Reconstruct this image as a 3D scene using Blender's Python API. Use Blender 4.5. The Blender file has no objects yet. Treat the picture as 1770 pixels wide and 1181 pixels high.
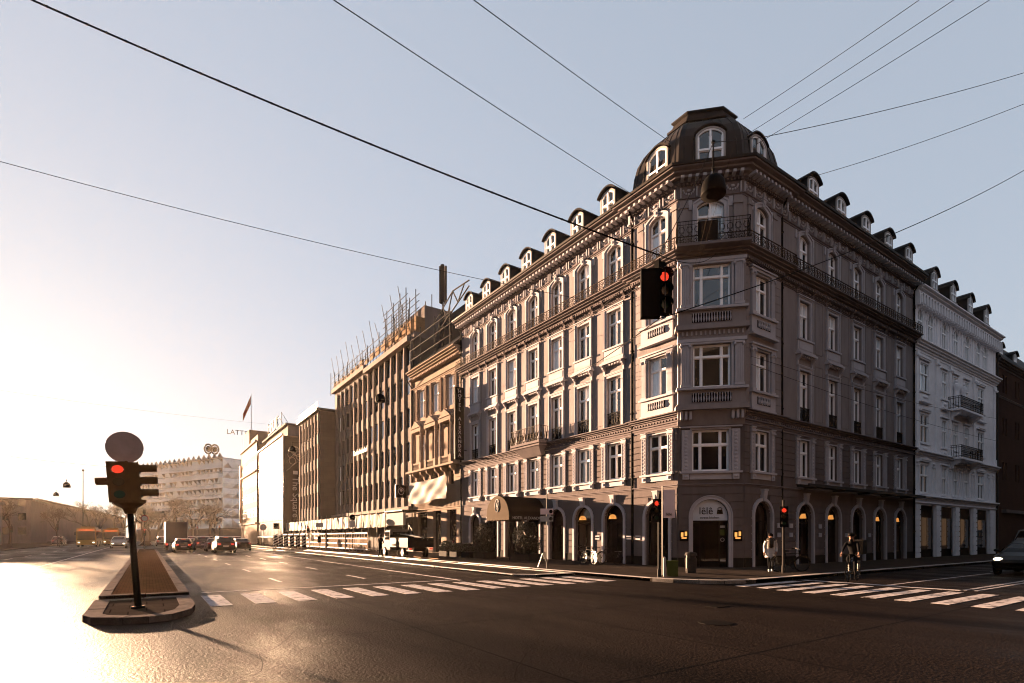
import bpy, math, random
from mathutils import Matrix, Vector
random.seed(7)
SC = bpy.context.scene; COL = SC.collection
R = math.radians; PI = math.pi; I4 = Matrix.Identity(4)

# ---------------------------------------------------------------- materials
def mat(name, col, rough=.7, vary=.12, scale=3.0, bump=0.0, bscale=30.0, metal=0.0, emit=None, estr=0.0, ior=1.5, coat=0.0, stretch=None, spec=None):
    m = bpy.data.materials.new(name); m.use_nodes = True
    nt = m.node_tree; N = nt.nodes; L = nt.links; b = N['Principled BSDF']
    b.inputs['Roughness'].default_value = rough; b.inputs['Metallic'].default_value = metal
    b.inputs['IOR'].default_value = ior; b.inputs['Coat Weight'].default_value = coat
    if rough >= .5 and not metal and ior == 1.5: b.inputs['IOR'].default_value = 1.06
    if spec is not None: b.inputs['Specular IOR Level'].default_value = spec
    c = (col[0], col[1], col[2], 1)
    b.inputs['Base Color'].default_value = c
    if vary or bump:
        tc = N.new('ShaderNodeTexCoord'); mp = N.new('ShaderNodeMapping')
        L.new(tc.outputs['Object'], mp.inputs['Vector'])
        if stretch: mp.inputs['Scale'].default_value = stretch
    if vary:
        nz = N.new('ShaderNodeTexNoise'); nz.inputs['Scale'].default_value = scale; nz.inputs['Detail'].default_value = 6; nz.inputs['Roughness'].default_value = .65
        L.new(mp.outputs[0], nz.inputs['Vector'])
        rp = N.new('ShaderNodeValToRGB')
        rp.color_ramp.elements[0].position = .3; rp.color_ramp.elements[1].position = .7
        rp.color_ramp.elements[0].color = (col[0]*(1-vary), col[1]*(1-vary), col[2]*(1-vary), 1)
        rp.color_ramp.elements[1].color = (min(1, col[0]*(1+vary)), min(1, col[1]*(1+vary)), min(1, col[2]*(1+vary)), 1)
        L.new(nz.outputs['Fac'], rp.inputs[0]); L.new(rp.outputs[0], b.inputs['Base Color'])
    if bump:
        nb = N.new('ShaderNodeTexNoise'); nb.inputs['Scale'].default_value = bscale; nb.inputs['Detail'].default_value = 4
        L.new(mp.outputs[0], nb.inputs['Vector'])
        bp = N.new('ShaderNodeBump'); bp.inputs['Strength'].default_value = bump; bp.inputs['Distance'].default_value = .02
        L.new(nb.outputs['Fac'], bp.inputs['Height']); L.new(bp.outputs[0], b.inputs['Normal'])
    if emit:
        b.inputs['Emission Color'].default_value = (emit[0], emit[1], emit[2], 1); b.inputs['Emission Strength'].default_value = estr
    return m

def brick_mat(name, c1, c2, mortar, bw=.24, bh=.075, rough=.85, vertical='x'):
    m = mat(name, c1, rough, 0); nt = m.node_tree; N = nt.nodes; L = nt.links; b = N['Principled BSDF']
    tc = N.new('ShaderNodeTexCoord'); sx = N.new('ShaderNodeSeparateXYZ'); cb = N.new('ShaderNodeCombineXYZ'); ad = N.new('ShaderNodeMath')
    L.new(tc.outputs['Object'], sx.inputs[0]); L.new(sx.outputs[0], ad.inputs[0]); L.new(sx.outputs[1], ad.inputs[1])
    L.new(ad.outputs[0], cb.inputs[0]); L.new(sx.outputs[2], cb.inputs[1])
    br = N.new('ShaderNodeTexBrick'); L.new(cb.outputs[0], br.inputs['Vector'])
    br.inputs['Scale'].default_value = 1; br.inputs['Brick Width'].default_value = bw; br.inputs['Row Height'].default_value = bh
    br.inputs['Mortar Size'].default_value = .008 if bh < .2 else .012
    br.inputs['Color1'].default_value = (*c1, 1); br.inputs['Color2'].default_value = (*c2, 1); br.inputs['Mortar'].default_value = (*mortar, 1)
    nz = N.new('ShaderNodeTexNoise'); nz.inputs['Scale'].default_value = .7; nz.inputs['Detail'].default_value = 5
    L.new(tc.outputs['Object'], nz.inputs['Vector'])
    mx = N.new('ShaderNodeMix'); mx.data_type = 'RGBA'; mx.blend_type = 'MULTIPLY'; mx.inputs['Factor'].default_value = .5
    L.new(br.outputs['Color'], mx.inputs[6]); L.new(nz.outputs['Color'], mx.inputs[7]); 
    hs = N.new('ShaderNodeHueSaturation'); hs.inputs['Saturation'].default_value = .0; hs.inputs['Value'].default_value = 1.7
    L.new(nz.outputs['Color'], hs.inputs['Color']); L.new(hs.outputs[0], mx.inputs[7])
    L.new(mx.outputs[2], b.inputs['Base Color'])
    return m

M = {}
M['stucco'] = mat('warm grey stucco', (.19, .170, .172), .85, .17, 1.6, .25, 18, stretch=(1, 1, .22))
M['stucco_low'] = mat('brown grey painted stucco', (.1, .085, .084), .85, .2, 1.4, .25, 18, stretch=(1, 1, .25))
M['trim'] = mat('pale stone trim', (.32, .31, .335), .7, .10, 2, .15, 30)
M['cornice'] = mat('moulded cornice stone', (.125, .108, .112), .8, .16, 1.6, .2, 25)
M['frame'] = mat('white window paint', (.78, .78, .80), .45, .06, 5)
M['glass'] = mat('dark window glass', (.004, .0045, .006), .035, 0, ior=1.85, bump=.02, bscale=1.2)
M['glass2'] = mat('window glass with painted sky reflection and curtain', (.64, .71, .77), .05, .25, 3.0, ior=1.9, bump=.02, bscale=1.2, stretch=(6, 6, .6))  # pale blue colour stands in for reflected sky, and for curtains
M['iron'] = mat('black iron', (.007, .006, .0055), .5, .2, 6)
M['iron_gilt'] = mat('weathered iron railing', (.032, .022, .015), .55, .2, 6)
M['slate'] = mat('dark slate roofing', (0.027, 0.0252, 0.0258), .55, .25, 2.5, .3, 10)
M['lead'] = mat('dark lead sheet', (.020, .0165, .015), .5, .3, 1.5, .2, 6, ior=1.15)
M['black'] = mat('matt black paint', (.004, .0037, .0036), .55, .1, 4)
M['dark_recess'] = mat('shade-toned recess', (.004, .0035, .0035), .9, .3, 1)  # near-black colour stands in for shade indoors and behind balusters
M['white_stone'] = mat('pale painted stone', (.76, .74, .77), .75, .10, 1.2, .15, 20)
M['asphalt'] = None
M['lamp_glow'] = mat('warm lamp shade glow', (.1, .06, .03), .6, 0, emit=(1, .42, .1), estr=.09)
M['red_light'] = mat('red signal light', (.02, .001, .001), .3, 0, emit=(1, .05, .02), estr=.085)
M['red_dim'] = mat('red tail lamp', (.03, .002, .001), .25, 0, emit=(1, .06, .03), estr=.06)
M['off_red'] = mat('unlit red lens', (.05, .008, .006), .25, 0)
M['off_amber'] = mat('unlit amber lens', (.05, .025, .005), .25, 0)
M['off_green'] = mat('unlit green lens', (.004, .03, .015), .25, 0)
M['headlight'] = mat('lit headlamp', (.9, .85, .7), .2, 0, emit=(1, .8, .5), estr=.45)
M['green_plastic'] = mat('moss green cabinet paint', (.05, .062, .014), .6, .15, 4)
M['white_paint'] = mat('white paint', (.28, .26, .25), .5, .1, 4)
M['steel'] = mat('galvanised steel', (.10, .095, .09), .42, .15, 8, metal=.7)
M['grey_post'] = mat('grey painted post', (.025, .023, .022), .5, .15, 8)
M['concrete'] = mat('pale concrete', (.17, .14, .125), .85, .14, .9, .25, 14)
M['spandrel'] = mat('grey stone cladding', (.065, .054, .05), .75, .18, .8, .2, 14)
M['narrow_stone'] = mat('sandstone', (.19, .148, .12), .85, .14, 1.1, .25, 16)
M['wood'] = mat('raw boards', (.14, .085, .045), .8, .25, 2.2, .3, 12)
M['plastic_wrap'] = mat('white plastic sheeting', (.2, .185, .165), .7, .08, 1.5, .35, 2.2)
M['canvas'] = mat('pale canvas', (.22, .21, .2), .7, .06, 1.5, .3, 2)
M['awning'] = mat('brown awning canvas', (.007, .005, .004), .8, .15, 3)
M['awning_front'] = mat('ochre awning canvas', (.032, .017, .005), .7, .15, 3)
M['leaf'] = mat('evergreen leaves', (.006, .008, .0035), .35, .4, 6)
M['twig'] = mat('bare bark', (.03, .02, .014), .9, .25, 5)
M['pot'] = mat('dark planter', (.012, .011, .01), .7, .2, 4)
M['red_brick'] = brick_mat('dark red brick', (.042, .017, .013), (.03, .013, .010), (.03, .022, .02))
M['tan_brick'] = brick_mat('light brick', (.17, .10, .065), (.14, .085, .055), (.14, .11, .09))
M['stone_slabs'] = brick_mat('stone slab cladding', (.06, .05, .045), (.048, .041, .037), (.03, .025, .024), 1.2, .62)
M['square_side'] = brick_mat('brown brick gable', (.035, .024, .017), (.028, .02, .014), (.025, .02, .015))
M['mirror_glass'] = mat('reflective facade glass', (.45, .42, .4), .10, .1, .6, metal=.55, ior=2.2, bump=.05, bscale=.5)
M['skin'] = mat('skin', (.2, .12, .085), .6, .1, 8)
M['coat_white'] = mat('cream quilted coat', (.32, .29, .27), .8, .1, 8, .3, 10)
M['scarf'] = mat('brown knitted scarf', (.035, .028, .022), .95, .3, 20, .5, 50)
M['cloth_dark'] = mat('black clothing', (.005, .005, .0055), .85, .2, 8)
M['hair'] = mat('dark hair', (.006, .004, .003), .6, .3, 30)
M['hivis'] = mat('pale work jacket', (.16, .145, .12), .8, .15, 8)
M['tyre'] = mat('tyre rubber', (.004, .004, .004), .8, .1, 8)
M['chrome'] = mat('chrome', (.1, .095, .09), .15, 0, metal=1)
M['car_glass'] = mat('vehicle glass', (.003, .003, .003), .04, 0, ior=1.35)
def paint(name, c): 
    return mat(name, c, .3, .04, 2, ior=1.2)
M['car_black'] = paint('black car paint', (.003, .003, .003)); M['car_white'] = paint('white car paint', (.15, .145, .14))
M['car_grey'] = paint('dark grey car paint', (.012, .012, .012)); M['car_silver'] = paint('silver car paint', (.09, .088, .085))
M['bus_yellow'] = paint('ochre yellow bus paint', (.17, .085, .015))
M['truck_grey'] = mat('grey truck box', (.06, .05, .046), .6, .1, 1)
M['sign_red'] = mat('sign red', (.12, .01, .008), .5, .1, 5)
M['sign_white'] = mat('sign white', (.3, .29, .28), .5, .08, 5)
M['sign_back'] = mat('bare sign back', (.34, .26, .23), .55, .12, 4)
M['amber_panel'] = mat('lit amber display', (.2, .05, .01), .5, 0, emit=(1, .16, .04), estr=.07)
M['poster'] = mat('pale pink banner', (.62, .47, .46), .7, .05, 3)
M['sign_panel'] = mat('pale shop sign', (.42, .46, .52), .5, .04, 3)
M['cobble'] = None

# ---------------------------------------------------------------- mesh builder
class MB:
    def __init__(s, T=None): s.v = []; s.f = []; s.mi = []; s.T = T
    def add(s, vs, fs, m=0, T=None):
        T = T if T is not None else s.T; n = len(s.v)
        if T is None: s.v += [tuple(v) for v in vs]
        else: s.v += [tuple(T @ Vector(v)) for v in vs]
        s.f += [tuple(i+n for i in f) for f in fs]; s.mi += [m]*len(fs); return s
    def box(s, x0, x1, y0, y1, z0, z1, m=0, T=None):
        v = [(x, y, z) for z in (z0, z1) for y in (y0, y1) for x in (x0, x1)]
        return s.add(v, [(0, 2, 3, 1), (4, 5, 7, 6), (0, 1, 5, 4), (2, 6, 7, 3), (0, 4, 6, 2), (1, 3, 7, 5)], m, T)
    def hexa(s, b, t, m=0, T=None):   # two quads
        return s.add(list(b)+list(t), [(3, 2, 1, 0), (4, 5, 6, 7), (0, 1, 5, 4), (1, 2, 6, 5), (2, 3, 7, 6), (3, 0, 4, 7)], m, T)
    def quad(s, *p, m=0, T=None): return s.add(p, [tuple(range(len(p)))], m, T)
    def prism(s, pts, ax, a, b, m=0, T=None):  # 2D outline extruded along axis ax from a to b
        def P(p, h): return (h, p[0], p[1]) if ax == 'x' else (p[0], h, p[1]) if ax == 'y' else (p[0], p[1], h)
        n = len(pts); v = [P(p, a) for p in pts]+[P(p, b) for p in pts]
        return s.add(v, [tuple(range(n))[::-1], tuple(range(n, 2*n))]+[(i, (i+1) % n, n+(i+1) % n, n+i) for i in range(n)], m, T)
    def tube(s, pts, r, n=6, m=0, T=None, cap=True, closed=False):
        pts = [Vector(p) for p in pts]; rs = r if isinstance(r, (list, tuple)) else [r]*len(pts); V = []; F = []; K = len(pts)
        for i, p in enumerate(pts):
            d = (pts[(i+1) % K]-pts[i-1]) if closed else (pts[min(i+1, K-1)]-pts[max(i-1, 0)])
            d = d.normalized() if d.length > 1e-9 else Vector((0, 0, 1))
            a = d.cross(Vector((0, 0, 1)) if abs(d.z) < .95 else Vector((1, 0, 0))).normalized(); b = d.cross(a)
            for k in range(n):
                t = 2*PI*(k+.5)/n; V.append(p+a*math.cos(t)*rs[i]+b*math.sin(t)*rs[i])
        for i in range(K if closed else K-1):
            j = (i+1) % K
            for k in range(n): F.append((i*n+k, i*n+(k+1) % n, j*n+(k+1) % n, j*n+k))
        if cap and not closed: F += [tuple(range(n)), tuple(range((K-1)*n, K*n))[::-1]]
        return s.add(V, F, m, T)
    def lathe(s, prof, n=16, c=(0, 0, 0), m=0, T=None):
        V = []; F = []
        for r, z in prof:
            for k in range(n):
                t = 2*PI*k/n; V.append((c[0]+r*math.cos(t), c[1]+r*math.sin(t), c[2]+z))
        for i in range(len(prof)-1):
            for k in range(n): F.append((i*n+k, i*n+(k+1) % n, (i+1)*n+(k+1) % n, (i+1)*n+k))
        F += [tuple(range(n))[::-1], tuple(range((len(prof)-1)*n, len(prof)*n))]
        return s.add(V, F, m, T)
    def ball(s, c, r, n=8, m=0, T=None):
        rx, ry, rz = r if isinstance(r, (tuple, list)) else (r, r, r); V = []; F = []; h = max(4, n//2+1)
        for i in range(h+1):
            a = PI*i/h
            for k in range(n):
                t = 2*PI*k/n; V.append((c[0]+rx*math.sin(a)*math.cos(t), c[1]+ry*math.sin(a)*math.sin(t), c[2]+rz*math.cos(a)))
        for i in range(h):
            for k in range(n): F.append((i*n+k, (i+1)*n+k, (i+1)*n+(k+1) % n, i*n+(k+1) % n))
        return s.add(V, F, m, T)
    def mesh(s, name, mats, smooth=False):
        me = bpy.data.meshes.new(name); me.from_pydata(s.v, [], s.f)
        for m in (mats if isinstance(mats, (list, tuple)) else [mats]): me.materials.append(M[m] if isinstance(m, str) else m)
        me.polygons.foreach_set('material_index', s.mi)
        if smooth: me.polygons.foreach_set('use_smooth', [True]*len(s.f))
        me.update(); return me
    def build(s, name, mats, parent=None, T=None, smooth=False, world=False, **kw):
        return link(name, s.mesh(name, mats, smooth), parent, T, world, **kw)

def link(name, me, parent=None, T=None, world=False, label=None, cat=None, group=None, kind=None):
    o = bpy.data.objects.new(name, me); COL.objects.link(o)
    if T is not None: o.matrix_basis = T
    if parent is not None:
        o.parent = parent
        if world: o.matrix_parent_inverse = WM(parent).inverted()
    tag(o, label, cat, group, kind); return o
def WM(o):
    m = o.matrix_basis.copy()
    while o.parent: m = o.parent.matrix_basis @ o.matrix_parent_inverse @ m; o = o.parent
    return m
def tag(o, label=None, cat=None, group=None, kind=None):
    if label: o['label'] = label
    if cat: o['category'] = cat
    if group: o['group'] = group
    if kind: o['kind'] = kind
    return o
def thing(name, label, cat, loc=(0, 0, 0), rz=0, group=None, T=None):
    o = bpy.data.objects.new(name, None); COL.objects.link(o); o.empty_display_size = .3
    o.matrix_basis = T if T is not None else Matrix.Translation(loc) @ Matrix.Rotation(rz, 4, 'Z')
    return tag(o, label, cat, group)
def copy_tree(o, parent=None, T=None):
    c = o.copy(); COL.objects.link(c)
    if parent is not None: c.parent = parent
    if T is not None: c.matrix_basis = T
    for ch in KIDS(o): copy_tree(ch, c)
    return c
def KIDS(o): return [x for x in COL.objects if x.parent == o]
def TR(x, y, z, rz=0): return Matrix.Translation((x, y, z)) @ Matrix.Rotation(rz, 4, 'Z')
def FT(ox, oy, nx, ny):   # facade frame: columns u (to the left seen from outside), out, z
    o = Vector((nx, ny, 0)).normalized(); z = Vector((0, 0, 1)); u = o.cross(z)
    return Matrix(((u.x, o.x, 0, ox), (u.y, o.y, 0, oy), (0, 0, 1, 0), (0, 0, 0, 1)))
def text_mesh(body, size, depth=.02, mats='black', name='lettering', T=None, parent=None, world=False, align='CENTER', squeeze=1.0, spacing=1.0, **kw):
    cu = bpy.data.curves.new('t', 'FONT'); cu.body = body; cu.size = size; cu.extrude = depth/2; cu.align_x = align; cu.align_y = 'CENTER'; cu.resolution_u = 3
    cu.space_line = spacing; cu.offset = 0
    t = bpy.data.objects.new('t', cu); COL.objects.link(t)
    dg = bpy.context.evaluated_depsgraph_get(); me = bpy.data.meshes.new_from_object(t.evaluated_get(dg))
    bpy.data.objects.remove(t); me.transform(Matrix.Diagonal((squeeze, 1, 1, 1))); me.materials.clear(); me.materials.append(M[mats]); me.name = name
    return link(name, me, parent, T, world, **kw)
def TX(F, u, d, z, vertical=0):  # text frame on facade F at (u, d, z): right = -u, up = z, normal = out
    L = Matrix(((-1, 0, 0, u), (0, 0, 1, d), (0, 1, 0, z), (0, 0, 0, 1)))
    return F @ L @ Matrix.Rotation(vertical, 4, 'Z')

# ---------------------------------------------------------------- facade tools (local coords u, out, z)
def arc_z(u, h):
    ua, ub, za, zb, rise = h
    if rise <= 0: return zb
    w = (ub-ua)/2; x = (u-(ua+ub)/2)/w; x = max(-1, min(1, x))
    if rise >= w*.98: return zb-rise+rise*math.sqrt(max(0, 1-x*x))
    r = (w*w+rise*rise)/(2*rise); return zb-r+math.sqrt(max(0, r*r-(x*w)**2))
def wall(mb, T, u0, u1, z0, z1, holes, depth=.28, m=0, d=0.0):
    us = sorted({u0, u1, *[min(max(h[i], u0), u1) for h in holes for i in (0, 1)]}); zs = sorted({z0, z1, *[min(max(h[i], z0), z1) for h in holes for i in (2, 3)]})
    for a, b in zip(us, us[1:]):
        for c, e in zip(zs, zs[1:]):
            if b-a < 1e-5 or e-c < 1e-5: continue
            x, z = (a+b)/2, (c+e)/2
            if any(h[0] < x < h[1] and h[2] < z < h[3] for h in holes): continue
            mb.quad((a, d, c), (b, d, c), (b, d, e), (a, d, e), m=m, T=T)
    for h in holes:
        ua, ub, za, zb, rise = h; n = 12 if rise > 0 else 1; q = d-depth
        us2 = [ua+(ub-ua)*(.5-.5*math.cos(PI*i/n)) for i in range(n+1)] if rise > 0 else [ua, ub]
        for a, b in zip(us2, us2[1:]):
            A, B = arc_z(a, h), arc_z(b, h)
            if rise > 0: mb.quad((a, d, A), (b, d, B), (b, d, zb), (a, d, zb), m=m, T=T)
            mb.quad((a, d, A), (b, d, B), (b, q, B), (a, q, A), m=m, T=T)
        for u in (ua, ub): mb.quad((u, d, za), (u, d, arc_z(u, h)), (u, q, arc_z(u, h)), (u, q, za), m=m, T=T)
        mb.quad((ua, d, za), (ub, d, za), (ub, q, za), (ua, q, za), m=m, T=T)
def rustic(mb, T, u0, u1, z0, z1, holes, pitch=.36, gap=.045, th=.05, m=0, d=0.0, pad=.0):
    n = max(1, round((z1-z0)/pitch)); p = (z1-z0)/n
    for i in range(n):
        a, b = z0+i*p+gap/2, z0+(i+1)*p-gap/2; cut = []
        for h in holes:
            if b <= h[2] or a >= h[3]: continue
            ua, ub, za, zb, rise = h; x0, x1 = ua, ub
            if rise > 0 and a > zb-rise:
                c = (ua+ub)/2; w = (ub-ua)/2; k = max(0, (a-(zb-rise))/rise); e = w*math.sqrt(max(0, 1-k*k)); x0, x1 = c-e, c+e
            cut.append((x0-pad, x1+pad))
        cut.sort(); x = u0
        for c0, c1 in cut:
            if c0 > x+.03: mb.box(x, c0, d-.01, d+th, a, b, m, T)
            x = max(x, c1)
        if u1 > x+.03: mb.box(x, u1, d-.01, d+th, a, b, m, T)
def offset_path(path, d, closed=False):
    n = len(path); out = []
    def nrm(a, b):
        dx, dy = b[0]-a[0], b[1]-a[1]; L = math.hypot(dx, dy); return (dy/L, -dx/L)
    for i, p in enumerate(path):
        ns = []
        if closed or i > 0: ns.append(nrm(path[i-1], p))
        if closed or i < n-1: ns.append(nrm(p, path[(i+1) % n]))
        if len(ns) == 1: out.append((p[0]+ns[0][0]*d, p[1]+ns[0][1]*d))
        else:
            a, b = ns; k = 1+a[0]*b[0]+a[1]*b[1]; k = max(k, .3)
            out.append((p[0]+(a[0]+b[0])*d/k, p[1]+(a[1]+b[1])*d/k))
    return out
def sweep(mb, path, prof, m=0, closed=False, close_prof=True, cap=True):
    rings = [[(x, y, z) for (x, y) in offset_path(path, d, closed)] for d, z in prof]; n = len(path); K = len(prof)
    V = [v for r in rings for v in r]; F = []
    for i in range(K if close_prof else K-1):
        j = (i+1) % K
        for k in range(n if closed else n-1):
            l = (k+1) % n; F.append((i*n+k, i*n+l, j*n+l, j*n+k))
    if cap and close_prof and not closed: F += [tuple(i*n for i in range(K)), tuple(i*n+n-1 for i in range(K))[::-1]]
    mb.add(V, F, m)
def cornice_prof(z0, z1, proj, steps=3, back=-.05):
    p = [(back, z0), (.04, z0)]; h = z1-z0
    for i in range(steps):
        o = proj*(i+1)/steps; z = z0+h*(i+1)/(steps+1)
        p += [(p[-1][0], z), (o, z+h*.25/(steps+1))]
    p += [(proj, z1-.02), (proj-.03, z1), (back, z1)]; return p
def along(path, pitch, fn, start=.0):   # fn(T, k) at regular stations, T facade frame
    k = 0
    for a, b in zip(path, path[1:]):
        dx, dy = b[0]-a[0], b[1]-a[1]; L = math.hypot(dx, dy); n = max(1, round(L/pitch)); nx, ny = dy/L, -dx/L
        for i in range(n):
            t = (i+.5)/n; fn(FT(a[0]+dx*t, a[1]+dy*t, nx, ny), k, L/n); k += 1
# ---------------------------------------------------------------- window kinds
WK = {}
def pane_mesh(w, h, rise, tz, cols, variant, q):
    mb = MB(); H = (-w/2, w/2, 0, h, rise); rnd = random.Random(variant*31+int(w*100)+int(h*10))
    xs = [-w/2+w*i/cols for i in range(cols+1)] if cols != 3 else [-w/2, -w*.27, w*.27, w/2]
    for i in range(cols):
        a, b = xs[i], xs[i+1]
        for z0, z1, top in ((0, tz, 0), (tz, h, 1)):
            if z1-z0 < .05: continue
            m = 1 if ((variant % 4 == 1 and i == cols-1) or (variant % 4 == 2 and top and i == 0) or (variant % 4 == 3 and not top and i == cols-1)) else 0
            t1, t2 = rnd.uniform(-.008, .008), rnd.uniform(-.008, .008)
            pts = [(a, z0), (b, z0)]
            if top and rise > 0: pts += [(b+(a-b)*k/6, arc_z(b+(a-b)*k/6, H)) for k in range(7)]
            else: pts += [(b, z1), (a, z1)]
            mb.add([(x, q+t1*(x-a)/max(b-a, .1)+t2*(z-z0), z) for x, z in pts], [tuple(range(len(pts)))], m)
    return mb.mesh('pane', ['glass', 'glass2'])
def frame_mesh(w, h, rise, tz, cols, q, mats='frame'):
    mb = MB(); H = (-w/2, w/2, 0, h, rise); f = .065; a, b = q-.02, q+.07
    mb.box(-w/2, -w/2+f, a, b, 0, arc_z(-w/2+.01, H)); mb.box(w/2-f, w/2, a, b, 0, arc_z(w/2-.01, H)); mb.box(-w/2+f, w/2-f, a, b, 0, f)
    n = 10 if rise > 0 else 1
    for i in range(n):
        u0, u1 = -w/2+w*i/n, -w/2+w*(i+1)/n; A, B = arc_z(u0, H), arc_z(u1, H)
        mb.hexa([(u0, a, A-f), (u1, a, B-f), (u1, b, B-f), (u0, b, A-f)], [(u0, a, A+.01), (u1, a, B+.01), (u1, b, B+.01), (u0, b, A+.01)])
    xs = [0] if cols == 2 else [-w*.27, w*.27] if cols == 3 else []
    for x in xs: mb.box(x-.045, x+.045, q-.015, q+.085, f, arc_z(x, H)-f+.005)
    if tz < h-.05: mb.box(-w/2+f, w/2-f, q-.012, q+.095, tz-.05, tz+.05)
    ed = sorted([-w/2+f, w/2-f]+[x+s for x in xs for s in (-.045, .045)])
    for j in range(0, len(ed)-1, 2):
        for z0, z1 in ((f, tz-.05), (tz+.05, (arc_z(w/2-.02, H)-f) if tz < h-.05 else tz+.05)):
            if z1-z0 < .1: continue
            x0, x1 = ed[j], ed[j+1]
            mb.box(x0, x0+.03, q-.01, q+.035, z0, z1); mb.box(x1-.03, x1, q-.01, q+.035, z0, z1); mb.box(x0+.03, x1-.03, q-.01, q+.03, z0, z0+.035)
            if rise <= 0 or z1 < tz+.06: mb.box(x0+.03, x1-.03, q-.01, q+.03, z1-.03, z1)
    return mb.mesh('window_frame', mats)
def arc_band(mb, w, h, rise, t, d0, d1, m=0, n=14, z0=0):   # jambs and head of width t around an opening
    H = (-w/2, w/2, 0, h, rise); H2 = (-w/2-t, w/2+t, 0, h+t, rise+(t if rise >= w*.48 else t*.3))
    s = h-rise if rise > 0 else h
    mb.box(-w/2-t, -w/2, d0, d1, z0, s, m); mb.box(w/2, w/2+t, d0, d1, z0, s, m)
    if rise <= 0: mb.box(-w/2-t, w/2+t, d0, d1, s, s+t, m); return
    for i in range(n):
        k0, k1 = -math.cos(PI*i/n), -math.cos(PI*(i+1)/n); q = []
        for k in (k0, k1): q.append(((k*w/2, arc_z(k*w/2, H)), (k*(w/2+t), arc_z(k*(w/2+t), H2) if abs(k) < 1 else s)))
        (i0, o0), (i1, o1) = q
        mb.hexa([(i0[0], d0, i0[1]), (o0[0], d0, o0[1]), (o1[0], d0, o1[1]), (i1[0], d0, i1[1])], [(i0[0], d1, i0[1]), (o0[0], d1, o0[1]), (o1[0], d1, o1[1]), (i1[0], d1, i1[1])], m)
def keystone(mb, z, w=.26, h=.5, d=.16, m=0):
    mb.hexa([(-w*.34, 0, z), (w*.34, 0, z), (w*.34, d, z), (-w*.34, d, z)], [(-w/2, 0, z+h), (w/2, 0, z+h), (w/2, d+.05, z+h), (-w/2, d+.05, z+h)], m)
    mb.box(-w/2-.03, w/2+.03, 0, d+.08, z+h, z+h+.06, m)
    mb.ball((0, d+.02, z+h*.55), (.05, .04, h*.3), 6, m)
def ornament_strip(mb, u, w, z0, z1, d, m=0):
    mb.box(u-w/2, u+w/2, 0, d, z0, z1, m); n = max(2, int((z1-z0)/.19)); p = (z1-z0-.1)/n
    mb.box(u-w/2, u-w/2+.035, d, d+.03, z0+.04, z1-.04, m); mb.box(u+w/2-.035, u+w/2, d, d+.03, z0+.04, z1-.04, m)
    for i in range(n): mb.ball((u, d, z0+.05+p*(i+.5)), (w*.24, .045, p*.42), 6, m)
def fluted(mb, u, w, z0, z1, d, m=0):
    mb.box(u-w/2, u+w/2, 0, d-.03, z0, z1, m)
    for k in range(5): mb.box(u-w/2+w*(k+.12)/5, u-w/2+w*(k+.78)/5, d-.035, d, z0+.15, z1-.1, m)
    mb.box(u-w/2-.03, u+w/2+.03, 0, d+.03, z0, z0+.13, m)
    mb.box(u-w/2-.03, u+w/2+.03, 0, d+.04, z1-.06, z1+.04, m)
    for s in (-1, 1): mb.ball((u+s*(w/2), d, z1-.12), (.08, .08, .09), 8, m)
def bracket(mb, u, w, z0, z1, d, m=0):
    h = z1-z0
    mb.prism([(0, z0), (d*.25, z0), (d*.35, z0+h*.4), (d*.85, z0+h*.65), (d, z1), (0, z1)], 'x', u-w/2, u+w/2, m)
def balusters(mb, u0, u1, z0, z1, d, n, m=0, md=1):
    mb.box(u0, u1, d-.04, d-.02, z0, z1, md)  # backing sheet; where near-black it stands for shade between balusters
    for i in range(n):
        u = u0+(u1-u0)*(i+.5)/n; r = (u1-u0)/n*.34; h = z1-z0
        mb.lathe([(r*.5, z0), (r*.6, z0+h*.1), (r, z0+h*.3), (r*.45, z0+h*.7), (r*.7, z0+h*.92), (r*.5, z1)], 6, (u, d+.02, 0), m)
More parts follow.
